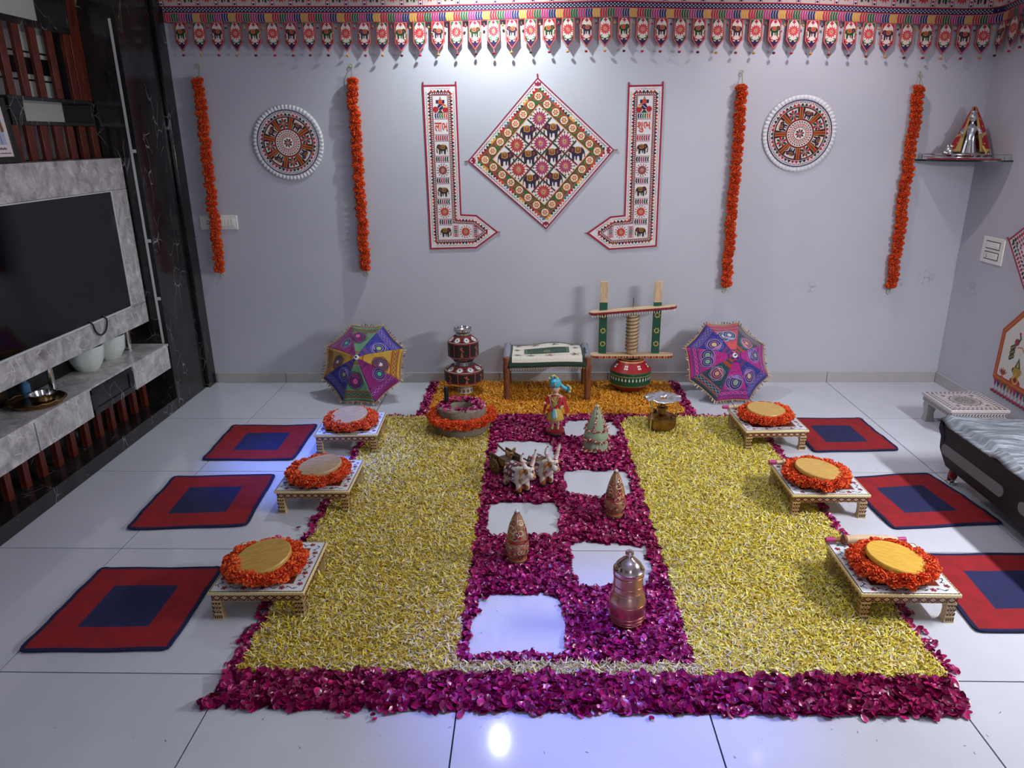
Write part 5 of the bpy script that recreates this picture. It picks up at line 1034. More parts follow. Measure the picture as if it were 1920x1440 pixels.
# ================================================================ butter churn
ch = thing('churn_pot', 'round red and green painted churn pot with white shell drops', 'pot', (.695, 4.98, .012)); prof = [(.06, 0), (.1, .012), (.13, .045), (.1435, .06), (.1435, .135), (.138, .155), (.145, .158), (.13, .175), (.092, .222), (.082, .232)]
m = MB(); m.lathe(prof+[(.09, .24), (.085, .24), (.074, .228), (0, .2)], 44, None, [S(130, 22, 26)]*3+[S(18, 76, 50)]*2+[S(20, 70, 44)]+[S(150, 22, 34)]*3+[S(176, 150, 90)]*2+[S(30, 16, 12)]*2); m.build('body', M['enamel'], ch)
p = Print(surfmap(prof), .0006); n = 60; GD = S(190, 160, 96)
for zz, wd in ((.06, .006), (.13, .004), (.156, .007), (.222, .006)): p.stroke([(2*PI*k/n, zz) for k in range(n+1)], wd, GD, 1)
for k in range(36): a = 2*PI*k/36; p.poly([(a-.006, .122), (a+.006, .122), (a+.04, .104), (a, .094), (a-.04, .104)], S(228, 222, 214), 2)
for k in range(8):
    a = 2*PI*k/8-PI/2; p.stroke([(a, .16), (a, .22)], .05*.6, GD, 1); b = a+PI/8
    for j in range(4): d_ = j*PI/2+.78; p.disc(b+.08*math.cos(d_), .192+.010*math.sin(d_), .055, S(224, 214, 206), 2, 8, .0062)
    p.stroke([(a-.4, .062), (a-.4, .128)], .03, GD, 1)
p.build('painted_pattern', M['enamel'], ch, 0)
fr = thing('butter_churn', 'wooden churn frame with two green uprights and beaded cross bars over the pot', 'churn', (.695, 4.98, .254))
PWD = M['pale_wood']; GU = plain('green_cloth_wrap', S(16, 78, 58), .7, 0, .12, 90)
def rbar(name, z, x0, x1, dz, wd, th):
    pts = []
    for k in range(9): a = -PI/2+PI*k/8; pts.append((x1-wd+wd*math.cos(a), wd*math.sin(a)))
    for k in range(9): a = PI/2+PI*k/8; pts.append((x0+wd+wd*math.cos(a), wd*math.sin(a)))
    m = MB(); m.slab(pts, lambda x, y, h: (x, y, z+dz*(x-x0)/(x1-x0)+h), th); return m.build(name, PWD, fr, 30)
lb = rbar('lower_bar', 0, -.292, .292, 0, .046, .020); ub = rbar('upper_bar', .305, -.30, .295, .045, .042, .018)
def rim(bar, z, x0, x1, dz, cols, drops):
    m = MB(); n = 64
    for k in range(n): xa, xb = x0+.03+(x1-x0-.06)*k/n, x0+.03+(x1-x0-.06)*(k+1)/n; zz = z+dz*(xa-x0)/(x1-x0); m.box(xa, xb, -.0485, -.0405, zz+.002, zz+.016, cols[k % len(cols)])
    for s_ in (0, 1):
        for k in range(8): a = (PI/2 if s_ else 0)+PI/2*k/8; xx = (x0+.046 if s_ else x1-.046); zz = z+dz*s_*0+dz*(1-s_); a2 = -PI/2+PI/2*k/8 if not s_ else PI+PI/2*k/8; m.bar((xx+.047*math.cos(a2), .047*math.sin(a2), zz+.009), (xx+.047*math.cos(a2+.2), .047*math.sin(a2+.2), zz+.009), .006, .014, cols[k % len(cols)])
    m.build('beaded_trim', M['fabric'], bar, 0)
    if drops:
        m = MB()
        for k in range(34): x = x0+.02+(x1-x0-.04)*k/33; zz = z+dz*(x-x0)/(x1-x0); m.ball((x, -.046, zz-.010), (.003, .003, .009), 6, 5, S(230, 224, 216))
        m.build('shell_drops', M['enamel'], bar)
rim(lb, 0, -.292, .292, 0, hexs('9a1a2c b88a3c 7a1626 9a1a2c c0a050'), False); rim(ub, .305, -.30, .295, .045, hexs('8a1626 6a1020 9a1a2c'), True)
for x in (-.202, .170):
    m = MB(); m.box(x-.026, x+.026, .012, .030, .02, .53); u_ = m.build('upright', PWD, fr, 30, .001); m = MB(); m.box(x-.0268, x+.0268, .0112, .0308, .0205, .385); m.build('green_cover', GU, u_, 30)
    m = MB()
    for z in (.09, .185, .295):
        for k in range(7): a = k*PI/3.5; m.ball((x+.015*math.cos(a), .009, z+.015*math.sin(a)), (.006, .003, .006), 8, 5, S(196, 186, 96))
        m.ball((x, .009, z), (.006, .003, .006), 8, 5, S(40, 90, 60))
    m.build('bead_rosette', M['enamel'], u_)
m = MB(); m.lathe([(.02, .021), (.033, .03), (.041, .06), (.041, .28), (.038, .3), (.02, .302)], 12); rod = m.build('churn_rod', PWD, fr, 40); m = MB(); pts = []
for k in range(10*16+1): a = k*2*PI/16; pts.append((.0415*math.cos(a), .0415*math.sin(a), .045+.025*k/16))
m.tube(pts, .0048, 6, S(116, 92, 60)); m.build('cord_winding', M['fabric'], rod); m = MB(); m.tube([(0, 0, .30), (0, 0, .42)], .004, 8, S(80, 80, 80)); m.build('pin', M['steel'], rod)

# ================================================================ brass pressure stove
sv = thing('kerosene_stove', 'old brass kerosene stove on three wire legs with a foil-topped burner', 'stove', (.797, 4.24, .012)); BR = M['brass']
m = MB(); m.lathe([(.0, .012), (.078, .012), (.084, .018), (.084, .07), (.088, .074), (.078, .084), (.04, .098), (.022, .102), (.02, .125), (.034, .130), (.036, .14), (.016, .146), (.014, .165), (.024, .172), (0, .174)], 36); m.build('tank', BR, sv)
m = MB(); m.tube([(.045, -.035, .09), (.062, -.05, .1), (.075, -.062, .1)], .006, 8); m.build('pump', BR, sv); m = MB(); m.lathe([(.01, .09), (.012, .115), (0, .117)], 12, Matrix.Translation((-.04, .03, 0))); m.build('filler_cap', BR, sv)
def foil(u, v):
    a = 2*PI*u; r = (.02+.09*v)*(1+.05*math.sin(a*9)*v); return (r*math.cos(a), r*math.sin(a)*.95, .205+.0025*math.sin(a*5+v*7)+.003*math.sin(a*13)*v-.012*(v-.6)**2*3)
m = MB(); m.grid(foil, 60, 10); o = m.build('foil_top', M['silver'], sv, 50); s_ = o.modifiers.new('s', 'SOLIDIFY'); s_.thickness = .004
for k in range(3):
    a = R(215)+k*2*PI/3; c_, s_ = math.cos(a), math.sin(a); m = MB(); m.tube([(.092*c_, .092*s_, 0), (.089*c_, .089*s_, .1), (.084*c_, .084*s_, .15), (.098*c_, .098*s_, .195), (.1*c_, .1*s_, .205)], .0045, 8); m.build('leg', M['steel'], sv)

# ================================================================ small idol of a child in red and yellow with a blue turban
idol = thing('painted_figurine', 'painted figurine with a blue turban, red jacket and yellow skirt on a round base', 'figurine', (.138, 4.15, .012), R(-6))
SKN = plain('painted_skin', S(206, 170, 140), .35, 0, .04, 20); CW = M['paint']
m = MB(); m.lathe([(0, 0), (.058, 0), (.06, .012), (.056, .018), (.056, .030), (.05, .032), (0, .032)], 32, None, [S(40, 16, 20)]*3+[S(150, 24, 34)]*3); m.build('base', CW, idol)
bv = [(0, 0, .16), (0, 0, .2), (0, -.002, .245), (0, -.003, .262), (0, -.003, .285), (.016, 0, .145), (.017, -.002, .09), (.017, 0, .042), (.018, -.024, .037), (-.016, 0, .145), (-.017, -.002, .09), (-.017, 0, .042), (-.018, -.024, .037), (.036, 0, .238), (.05, -.005, .19), (.03, -.034, .178), (-.036, 0, .238), (-.054, -.01, .195), (-.068, -.03, .21)]
be = [(0, 1), (1, 2), (2, 3), (3, 4), (0, 5), (5, 6), (6, 7), (7, 8), (0, 9), (9, 10), (10, 11), (11, 12), (2, 13), (13, 14), (14, 15), (2, 16), (16, 17), (17, 18)]
skin('body', bv, be, [.03, .03, .026, .011, .014, .014, .011, .008, .007, .014, .011, .008, .007, .013, .010, .008, .013, .010, .008], SKN, idol, 2)
m = MB(); m.ball((0, -.006, .292), (.024, .025, .03), 18, 12); m.ball((0, -.032, .29), (.004, .006, .006), 8, 6)
for s_ in (-1, 1): m.ball((s_*.025, 0, .29), (.005, .006, .009), 8, 6)
hd = m.build('head', SKN, idol); m = MB()
for s_ in (-1, 1): m.ball((s_*.0095, -.0285, .296), (.005, .003, .003), 8, 6, S(240, 236, 232)); m.ball((s_*.0095, -.031, .296), (.0022, .0015, .0026), 8, 6, S(24, 18, 18)); m.tube([(s_*.004, -.0295, .303), (s_*.01, -.029, .305), (s_*.016, -.026, .302)], .0012, 5, S(30, 22, 20))
m.tube([(-.007, -.0285, .279), (0, -.0305, .2775), (.007, -.0285, .279)], .0018, 6, S(176, 50, 56)); m.build('face', CW, hd)
m = MB(); m.lathe([(.026, .304), (.033, .312), (.035, .325), (.03, .342), (.016, .352), (0, .355)], 26, Matrix.Translation((0, -.002, 0)) , S(70, 170, 200), lambda a, k: .05*math.sin(a*9+k*1.2)); m.ball((0, -.036, .328), (.006, .004, .008), 8, 6, S(206, 170, 90)); tb = m.build('turban', CW, hd)
def fan(cx, cz, r0, r1, a0, a1, y): 
    m = MB(); m.grid(lambda u, v: (cx+(r0+(r1-r0)*v)*math.cos(a0+(a1-a0)*u), y+.006*math.sin(u*20)*v, cz+(r0+(r1-r0)*v)*math.sin(a0+(a1-a0)*u)), 20, 3, lambda u, v: S(196, 184, 110) if v > .66 else (S(70, 170, 200) if int(u*10) % 2 else S(60, 120, 130))); o = m.build('turban_fan', CW, tb, 60); o.modifiers.new('s', 'SOLIDIFY').thickness = .003
fan(-.012, .345, .004, .032, R(10), R(190), -.004)
m = MB(); m.tube([(.03, .004, .315), (.05, .002, .296), (.068, 0, .288)], [.008, .011, .013], 10, S(80, 180, 206)); m.build('turban_tail', CW, tb); fan(.064, .288, .004, .032, R(-75), R(75), 0)
m = MB(); m.lathe([(.055, .098), (.053, .105), (.046, .14), (.036, .172), (.031, .185)], 36, None, [S(160, 130, 60)]+[S(196, 164, 66)]*3, lambda a, k: .05*math.sin(a*16)*(1-k/4)); o = m.build('skirt', CW, idol, 60); o.modifiers.new('s', 'SOLIDIFY').thickness = .002
m = MB(); m.lathe([(.033, .178), (.034, .2), (.037, .235), (.03, .25), (.014, .258)], 24, Matrix.Scale(.78, 4, (0, 1, 0)), S(166, 28, 40)); jk = m.build('jacket', CW, idol)
m = MB(); m.grid(lambda u, v: ((-.014+.028*u)*(1-.1*v), -.0305-.003*math.sin(u*PI)+.006*v*v, .188+.062*v), 6, 8, lambda u, v: S(150, 126, 70) if (int(u*6)+int(v*8)) % 2 else S(190, 166, 96)); m.build('shirt_front', CW, jk)
for s_ in (-1, 1):
    m = MB(); m.tube([bv[13] if s_ > 0 else bv[16], bv[14] if s_ > 0 else bv[17]], [.017, .0155], 12, S(176, 30, 42)); m.build('sleeve', CW, jk)
    m = MB(); m.grid(lambda u, v: (s_*(.04+.03*v+.012*u), .004+.022*u-.02*v*(1-u), .235-.12*v+.006*math.sin(u*14)), 10, 8, lambda u, v: S(178, 34, 44) if v < .9 else S(190, 160, 80)); o = m.build('shawl', CW, idol, 60); o.modifiers.new('s', 'SOLIDIFY').thickness = .004
m = MB(); m.tube([(.036, -.014, .238), (.03, -.034, .2), (.0, -.04, .178), (-.03, -.034, .165), (-.045, -.01, .155)], .008, 10, S(190, 34, 46)); m.tube([(-.006, -.042, .178), (-.008, -.05, .15), (-.006, -.056, .12)], [.007, .01, .014], 10, S(90, 150, 180)); m.tube([(.002, -.042, .176), (.006, -.05, .15), (.01, -.056, .125)], [.005, .008, .01], 10, S(190, 200, 190)); m.build('sash', CW, idol)
m = MB(); m.tube([(.02*math.cos(a*PI/10+PI), -.03-.006*math.sin(a*PI/10), .247-.03*math.sin(a*PI/10)) for a in range(11)], .0022, 6, S(214, 180, 90)); m.build('necklace', M['gilt'], idol)

# ================================================================ decorated cones and copper pot
cn = thing('wrapped_cone', 'green cloth-wrapped cone trimmed with red and white beads behind the bullocks', 'ornament', (.368, 3.93, .012)); GRY = S(146, 164, 136)
m = MB(); m.lathe([(.068, 0), (.07, .03), (.062, .05), (.069, .075), (.066, .105), (.056, .118), (.056, .13), (.042, .18), (.021, .24), (.004, .272), (0, .273)], 28, None, GRY, lambda a, k: .035*math.sin(a*6+k)); m.build('body', M['fabric'], cn)
m = MB(); rd = random.Random(8); bc = hexs('b02a30 e6dcd0 c84038 8a1e28')
def trim(fn, n):
    for k in range(n):
        q = fn(k/n); m.ball(q, (.0042, .0042, .0042), 6, 4, bc[k % 4])
        for j in range(2): e = Vector(q)+Vector((q[0]*.12+rd.uniform(-.006, .006), q[1]*.12+rd.uniform(-.006, .006), rd.uniform(-.012, .006))); m.bar(q, e, .0026, .0026, bc[(k+j) % 4])
trim(lambda u: (.063*math.cos(u*2*PI), .063*math.sin(u*2*PI), .125), 46); trim(lambda u: (.073*math.cos(u*2*PI), .073*math.sin(u*2*PI), .083-.022*abs(math.sin(u*3*PI))), 56); trim(lambda u: (.075*math.cos(u*2*PI), .075*math.sin(u*2*PI), .03-.022*abs(math.sin(u*4*PI))), 60)
for a in (R(-110), R(-45), R(20), R(100), R(180)): trim(lambda u: ((.062-.056*u)*math.cos(a+.5*u), (.062-.056*u)*math.sin(a+.5*u), .13+.138*u), 22)
m.build('bead_trim', M['enamel'], cn); m = MB()
for k in range(12): a = R(-130)+R(8)*k; q = Vector((.085+.02*rd.random())*Vector((math.cos(a), math.sin(a), 0)) if False else ((.085+.02*rd.random())*math.cos(a)-.02, (.085+.02*rd.random())*math.sin(a)+.01, .012)); m.bar(q, q+Vector((rd.uniform(-.02, .02), rd.uniform(-.02, .01), .004)), .006, .003, bc[k % 4] if k % 3 else GRY)
m.build('hanging_tail', M['fabric'], cn)
def coconut(loc, rz, label, sc=1):
    t = thing('painted_cone', label, 'ornament', loc, rz); prof = [(.034, 0), (.041, .004), (.041, .016), (.037, .022), (.050, .05), (.051, .075), (.047, .095), (.044, .105), (.046, .112), (.034, .165), (.02, .205), (.009, .23), (.0085, .236), (0, .243)]
    c0 = S(158, 116, 88); m = MB(); m.lathe([(r*sc, z*sc) for r, z in prof], 32, None, [S(150, 70, 46), S(170, 130, 80)]+[S(150, 80, 50)]+[c0]*3+[S(150, 70, 46)]*2+[c0]*3+[S(206, 206, 206)]*2); m.build('body', M['ceramic'], t); p = Print(surfmap([(r*sc, z*sc) for r, z in prof]), .0006)
    for k in range(5):
        a = -PI/2+2*PI*k/5; P_ = lambda L_: [(a+x*.9, z*sc) for x, z in L_]
        p.poly(P_([(-.32, .125), (.05, .118), (.34, .14), (.22, .17), (.05, .15), (-.12, .16), (-.2, .18), (-.3, .16)]), S(156, 34, 40), 1); p.stroke(P_([(-.24, .145), (-.05, .13), (.15, .14), (.2, .16)]), .004, S(220, 206, 190), 2); p.stroke(P_([(-.15, .15), (0, .138), (.12, .15), (.0, .19), (.08, .21)]), .0045, S(40, 28, 30), 2)
        p.disc(a+.18, .125*sc, .09, S(180, 40, 44), 2, 10, .006); b = a+.3
        p.poly([(b-.3, .06*sc), (b, .045*sc), (b+.3, .06*sc), (b, .09*sc)], S(150, 40, 40), 1); p.stroke([(b-.25, .065*sc), (b, .052*sc), (b+.25, .065*sc)], .0035, S(214, 180, 130), 2); p.poly([(b+.36, .05*sc), (b+.55, .058*sc), (b+.5, .085*sc), (b+.34, .08*sc)], S(60, 70, 44), 1); p.stroke([(b+.35, .09*sc), (b+.62, .075*sc), (b+.8, .088*sc)], .004, S(190, 50, 44), 2); p.disc(b+.6, .055*sc, .1, S(206, 170, 120), 2, 8, .007)
    rd_ = random.Random(int(rz*100)+5); f0 = p.fn; RF = .045; p.fn = lambda x, y, h: f0(x/RF, y, h)
    for k in range(110):
        a = rd_.uniform(0, 2*PI)*RF; zz = rd_.uniform(.026, .20)*sc; st_ = RF/(.012+.042*(1-zz/.26)); cc = rd_.choice(hexs('8a2430 b04038 e4d4b4 2e221e 586240 c89a5c a83040 e0c8a0')); q0 = rd_.uniform(0, 6.28); r0 = rd_.uniform(.010, .020)
        if k % 3: p.stroke([(a+st_*r0*(.25+.75*j/9)*math.cos(q0+j*.62), zz+r0*(.25+.75*j/9)*math.sin(q0+j*.62)) for j in range(10)], .0034, cc, 1.5)
        else: p.poly([(a-r0*.8*st_, zz), (a, zz-r0*.4), (a+r0*.8*st_, zz+r0*.15), (a, zz+r0*.4)], cc, 1.2)
    p.fn = f0
    n = 40
    for zz, c in ((.01, S(70, 40, 26)), (.019, S(160, 40, 40)), (.1, S(150, 40, 40)), (.228, S(120, 60, 40))): p.stroke([(2*PI*k/n, zz*sc) for k in range(n+1)], .003, c, 2)
    p.build('painted_pattern', M['ceramic'], t, 0); return t
coconut((.392, 3.135, .012), R(25), 'glazed painted cone with swirling red pattern, the farther one beside a bare tile', 1); coconut((-.065, 2.742, .012), R(10), 'glazed painted cone with swirling red pattern, the nearer one left of centre', 1)
cp = thing('copper_pot', 'lidded copper pot with a knob standing in the front rose petals', 'pot', (.350, 2.325, .012))
m = MB(); m.lathe([(.052, 0), (.056, .004), (.058, .012), (.064, .03), (.0665, .06), (.0665, .098), (.0645, .11), (.057, .13), (.053, .14), (.0535, .16), (.054, .2), (.0545, .215), (.054, .222), (0, .222)], 48); b_ = m.build('body', M['copper'], cp)
m = MB()
for z, r in ((.015, .0595), (.03, .0652), (.045, .0668), (.095, .0676), (.14, .0542), (.165, .0548), (.205, .0556)): m.tube([(r*math.cos(a*PI/24), r*math.sin(a*PI/24), z) for a in range(48)], .0012, 6, (1, 1, 1), True)
m.build('turned_rings', M['copper'], b_)
m = MB(); m.lathe([(.0565, .216), (.0575, .220), (.0565, .228), (.049, .236), (.047, .244), (.04, .252), (.03, .262), (.016, .27), (.012, .276), (.0125, .282), (.0155, .286), (.0155, .294), (.012, .299), (0, .3)], 44); m.build('lid', plain('steel_pink_lid', S(210, 190, 186), .16, 1, .05, 12), cp)

# ================================================================ bullock cart and two bullocks
dirv = Vector((.6, -.8, 0)); ang = math.atan2(dirv.y, dirv.x)-PI/2        # local +y is forward
BRN = S(150, 92, 40); WH = S(214, 208, 200)
def bull(loc, label):
    t = thing('bullock_figurine', label, 'figurine', loc, ang); t.scale = (1.12,)*3; CE = M['ceramic']
    cer = NT('white_brown_glaze'); cer.set(rough=.14, coat=.4); v = cer.coord(); cer.base(cer.ramp(cer.noise(16, 2, v), [(.52, WH), (.58, BRN)])) ; 
    vs = [(0, -.055, .086), (0, -.01, .082), (0, .036, .09), (0, .066, .112), (0, .09, .128), (0, .128, .098), (.02, -.06, .05), (.022, -.062, .006), (-.02, -.06, .05), (-.022, -.062, .006), (.021, .042, .05), (.023, .044, .006), (-.021, .042, .05), (-.023, .044, .006), (0, .02, .125)]
    es = [(0, 1), (1, 2), (2, 3), (3, 4), (4, 5), (0, 6), (6, 7), (0, 8), (8, 9), (2, 10), (10, 11), (2, 12), (12, 13), (2, 14)]
    skin('body', vs, es, [.036, .037, .036, .028, .025, .015, .016, .013, .016, .013, .016, .014, .016, .014, .014], M['bullglaze'], t, 2)
    for s_ in (-1, 1):
        m = MB(); m.tube([(s_*.016, .088, .146), (s_*.026, .086, .165), (s_*.036, .083, .188), (s_*.038, .088, .208), (s_*.034, .094, .222)], [.010, .0098, .008, .006, .003], 12, S(226, 220, 216)); hn = m.build('horn', CE, t); m = MB()
        for k in range(7): f = k/6; m.tube([(s_*(.018+.015*f)+.0098*math.cos(a*PI/5), .087-.003*f+.0098*math.sin(a*PI/5), .150+.032*f+.002*math.cos(a*PI/5)) for a in range(10)], .0011, 4, S(166, 30, 44), True)
        m.ball((s_*.034, .094, .221), .004, 8, 6, S(150, 24, 40)); m.build('horn_stripes', M['paint'], hn)
        m = MB(); m.ball((s_*.033, .082, .130), (.017, .006, .010), 12, 8, BRN, Matrix.Rotation(s_*.5, 3, 'Y')); m.build('ear', CE, t)
    m = MB()
    for s_ in (-1, 1): m.ball((s_*.0205, .103, .128), (.0035, .005, .004), 8, 6, S(20, 14, 14)); m.ball((s_*.007, .138, .092), (.003, .003, .003), 6, 5, S(60, 30, 30)); m.ball((s_*.019, .094, .126), (.008, .012, .014), 10, 8, BRN)
    m.build('face', CE, t)
    m = MB(); m.ball((0, .1125, .142), (.013, .004, .012), 10, 8, S(224, 210, 206)); m.tube([(0, .118, .14), (0, .122, .128)], .003, 6, S(150, 34, 44)); m.tube([(.028*math.cos(a*PI/8), .062+.012*math.sin(a*PI/8), .1+.034*math.sin(a*PI/8)) for a in range(16)], .0045, 8, S(196, 160, 90), True); m.build('harness', M['paint'], t)
    def sad(u, v): a = R(-115)+R(230)*u; r = .040; return (r*math.sin(a)*1.04, -.046+.075*v, .084+r*math.cos(a)*(1.0+.06*math.sin(v*PI)))
    def sc_(u, v):
        if u < .08 or u > .92 or v < .12 or v > .88: return S(214, 200, 200) if int((u+v)*40) % 2 else S(70, 50, 110)
        return (S(44, 30, 84), S(120, 30, 40), S(110, 40, 36), S(190, 180, 184))[(int(u*14)*3+int(v*6)*2) % 4]
    m = MB(); m.grid(sad, 28, 8, sc_); o = m.build('saddle_cloth', M['fabric'], t, 60); s_ = o.modifiers.new('s', 'SOLIDIFY'); s_.thickness = .004; s_.offset = 1
    for x, y in ((.022, -.062), (-.022, -.062), (.023, .044), (-.023, .044)): m = MB(); m.lathe([(.0155, 0), (.016, .004), (.0145, .012)], 14, Matrix.Translation((x, y, 0)), S(34, 26, 26)); m.build('hoof', CE, t)
    m = MB(); m.tube([(0, -.09, .1), (0, -.104, .07), (0, -.1, .035)], [.005, .004, .006], 8, BRN); m.build('tail', CE, t); return t
cer = NT('white_brown_glaze'); cer.set(rough=.14, coat=.4); cer.base(cer.ramp(cer.noise(18, 2), [(.56, WH), (.62, BRN)])); M['bullglaze'] = cer.m
b1 = Vector((-.078, 3.405, .010)); b2 = Vector((.044, 3.492, .010))
bull(b1, 'white and brown glazed bullock figurine, the nearer of the pair before the cart'); bull(b2, 'white and brown glazed bullock figurine, the farther of the pair before the cart')
crt = thing('bullock_cart', 'small carved dark wooden cart harnessed behind the two bullock figurines', 'cart', (b1+b2)/2-dirv*.20, ang); DW = M['darkwood']
m = MB(); m.box(-.052, .052, -.085, .06, .052, .062); m.build('bed', DW, crt, 30, .002)
for s_ in (-1, 1):
    m = MB(); m.box(s_*.052-.004, s_*.052+.004, -.085, .06, .055, .105); sd = m.build('side_board', DW, crt, 30, .002); m = MB()
    for k in range(3): y = -.07+.026*k; m.box(s_*.052-.006, s_*.052+.006, y-.009, y+.009, .064, .096, S(40, 26, 16)); m.ball((s_*.058, y, .08), (.002, .006, .01), 8, 6, S(140, 104, 60))
    m.box(s_*.052-.006, s_*.052+.006, .005, .05, .068, .094, S(128, 100, 52)); m.build('carved_panel', M['paint'], sd)
    m = MB(); m.lathe([(.0, -.006), (.042, -.006), (.045, 0), (.042, .006), (0, .006)], 28, Matrix.Translation((s_*.068, -.02, .045)) @ Matrix.Rotation(R(90), 4, 'Y')); wh = m.build('wheel', DW, crt, 30); m = MB(); m.ball((s_*.077, -.02, .045), (.005, .007, .007), 10, 6, S(150, 110, 60)); m.build('hub', M['paint'], wh)
m = MB(); m.tube([(-.075, -.02, .045), (.075, -.02, .045)], .006, 8); m.build('axle', DW, crt)
m = MB(); m.tube([(0, .05, .06), (0, .16, .09), (0, .245, .115)], .006, 8); m.build('shaft', DW, crt); m = MB(); m.tube([(-.085, .235, .152), (.085, .235, .152)], .006, 8); m.build('yoke', DW, crt)
m = MB(); m.tube([(-.02, -.12, .116), (.0, -.03, .118), (.015, .06, .13)], [.006, .005, .005], 8); m.build('pole', DW, crt)
m = MB(); m.ball((-.005, .045, .130), (.013, .006, .032), 12, 8, S(110, 78, 48), Matrix.Rotation(R(-35), 3, 'Y')); m.ball((.03, .06, .134), (.013, .006, .034), 12, 8, S(120, 80, 52), Matrix.Rotation(R(35), 3, 'Y')); m.ball((.012, .05, .125), (.02, .012, .012), 10, 8, S(140, 100, 60)); m.build('rack', M['paint'], crt)
m = MB(); m.tube([(.02+.0*k, .06+.018*k, .132+.0025*k+.004*(k % 2)) for k in range(11)], .0042, 6, S(40, 34, 30)); m.build('rope', M['fabric'], crt)

# ================================================================ flower petal carpet
def inside(P, poly):
    x, y = P[:, 0], P[:, 1]; r = np.zeros(len(P), bool); n = len(poly)
    for i in range(n):
        (x0, y0), (x1, y1) = poly[i], poly[(i+1) % n]; c = ((y0 > y) != (y1 > y)) & (x < (x1-x0)*(y-y0)/((y1-y0) or 1e-9)+x0); r ^= c
    return r
def wob2(P, amp): return P+amp*np.stack([np.sin(P[:, 1]*37+P[:, 0]*11)+np.sin(P[:, 1]*83+1)*.6, np.sin(P[:, 0]*41+P[:, 1]*13+2)+np.sin(P[:, 0]*97)*.6], 1)
def region(P, inc, exc=(), amp=.006):
    Q = wob2(P, amp); m = np.zeros(len(P), bool)
    for p in inc: m |= inside(Q, p)
    for p in exc: m &= ~inside(Q, p)
    return m
def rect4(x0, x1, y0, y1): return [(x0, y0), (x1, y0), (x1, y1), (x0, y1)]
def scatter(inc, exc, dens, amp=.006):
    out = []
    for p in inc:
        a = np.array(p); lo, hi = a.min(0)-.01, a.max(0)+.01; n = int(dens*np.prod(hi-lo)); P = rng.uniform(lo, hi, (n, 2)); out.append(P[region(P, [p], exc, amp)])
    return np.concatenate(out)
def npmesh(name, V, Q, Cc, mat, parent=None):
    n, k, _ = V.shape; m = len(Q); me = bpy.data.meshes.new(name); me.vertices.add(n*k); me.vertices.foreach_set('co', V.astype(np.float32).ravel())
    idx = (np.array(Q)[None]+(np.arange(n)*k)[:, None, None]).ravel().astype(np.int32); me.loops.add(len(idx)); me.loops.foreach_set('vertex_index', idx)
    me.polygons.add(n*m); me.polygons.foreach_set('loop_start', np.arange(0, n*m*4, 4, dtype=np.int32)); me.update(calc_edges=True)
    at = me.attributes.new('Col', 'FLOAT_COLOR', 'FACE'); Cf = np.ones((n*m, 4), np.float32); Cf[:, :3] = Cc.reshape(-1, 3); at.data.foreach_set('color', Cf.ravel()); me.validate(clean_customdata=False)
    return mkobj(name, me, mat, parent, 180)
def rots(n, tilt):
    a, b, c = rng.uniform(0, 2*PI, n), rng.normal(0, tilt, n), rng.normal(0, tilt, n); ca, sa, cb, sb, cc, sc = np.cos(a), np.sin(a), np.cos(b), np.sin(b), np.cos(c), np.sin(c); z = np.zeros(n); o = np.ones(n)
    A = np.stack([ca, -sa, z, sa, ca, z, z, z, o], 1).reshape(-1, 3, 3); B = np.stack([o, z, z, z, cb, -sb, z, sb, cb], 1).reshape(-1, 3, 3); D_ = np.stack([cc, z, sc, z, o, z, -sc, z, cc], 1).reshape(-1, 3, 3); return A @ B @ D_
def grow(name, P, h, T, Q, smin, smax, tilt, cols, mat, z0=.002, grad=None, bend=None):
    n = len(P); s = rng.uniform(smin, smax, n); t = np.repeat(T[None], n, 0).copy()
    if bend is not None: t[:, :, 2] *= rng.uniform(bend[0], bend[1], n)[:, None]
    V = np.einsum('nij,nkj->nki', rots(n, tilt), t*s[:, None, None]); V[:, :, 2] -= V[:, :, 2].min(1)[:, None]*.8
    V[:, :, :2] += P[:, None, :]; V[:, :, 2] += (z0+rng.uniform(0, 1, n)**1.2*h)[:, None]
    c = np.array(cols)[rng.integers(0, len(cols), n)]; c = c*rng.uniform(.8, 1.15, n)[:, None]; Cc = np.repeat(c[:, None], len(Q), 1)
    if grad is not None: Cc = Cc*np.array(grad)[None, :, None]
    return npmesh(name, V, Q, Cc, mat)
def sheet(P0, inc, exc, cell, cols, z):                               # packed sheet under the petals, coloured dark like petals in shade
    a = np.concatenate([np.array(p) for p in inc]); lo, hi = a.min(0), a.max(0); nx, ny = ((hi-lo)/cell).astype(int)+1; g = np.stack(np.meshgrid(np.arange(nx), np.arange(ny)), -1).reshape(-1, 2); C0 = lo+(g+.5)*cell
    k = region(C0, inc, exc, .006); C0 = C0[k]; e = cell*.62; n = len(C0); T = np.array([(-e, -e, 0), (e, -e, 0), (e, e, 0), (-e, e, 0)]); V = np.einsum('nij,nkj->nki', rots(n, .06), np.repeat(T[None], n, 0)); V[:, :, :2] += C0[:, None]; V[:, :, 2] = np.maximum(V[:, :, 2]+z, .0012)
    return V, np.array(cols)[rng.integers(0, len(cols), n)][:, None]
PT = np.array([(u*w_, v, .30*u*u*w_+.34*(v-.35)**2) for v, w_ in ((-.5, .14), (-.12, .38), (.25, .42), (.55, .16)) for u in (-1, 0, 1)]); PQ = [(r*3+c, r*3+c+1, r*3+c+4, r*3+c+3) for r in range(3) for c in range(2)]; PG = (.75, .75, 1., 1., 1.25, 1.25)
ST = np.array([(u*w_, v, .25*v*v) for v, w_ in ((-.5, .05), (0, .095), (.5, .06)) for u in (-1, 1)]); SQ = [(0, 1, 3, 2), (2, 3, 5, 4)]
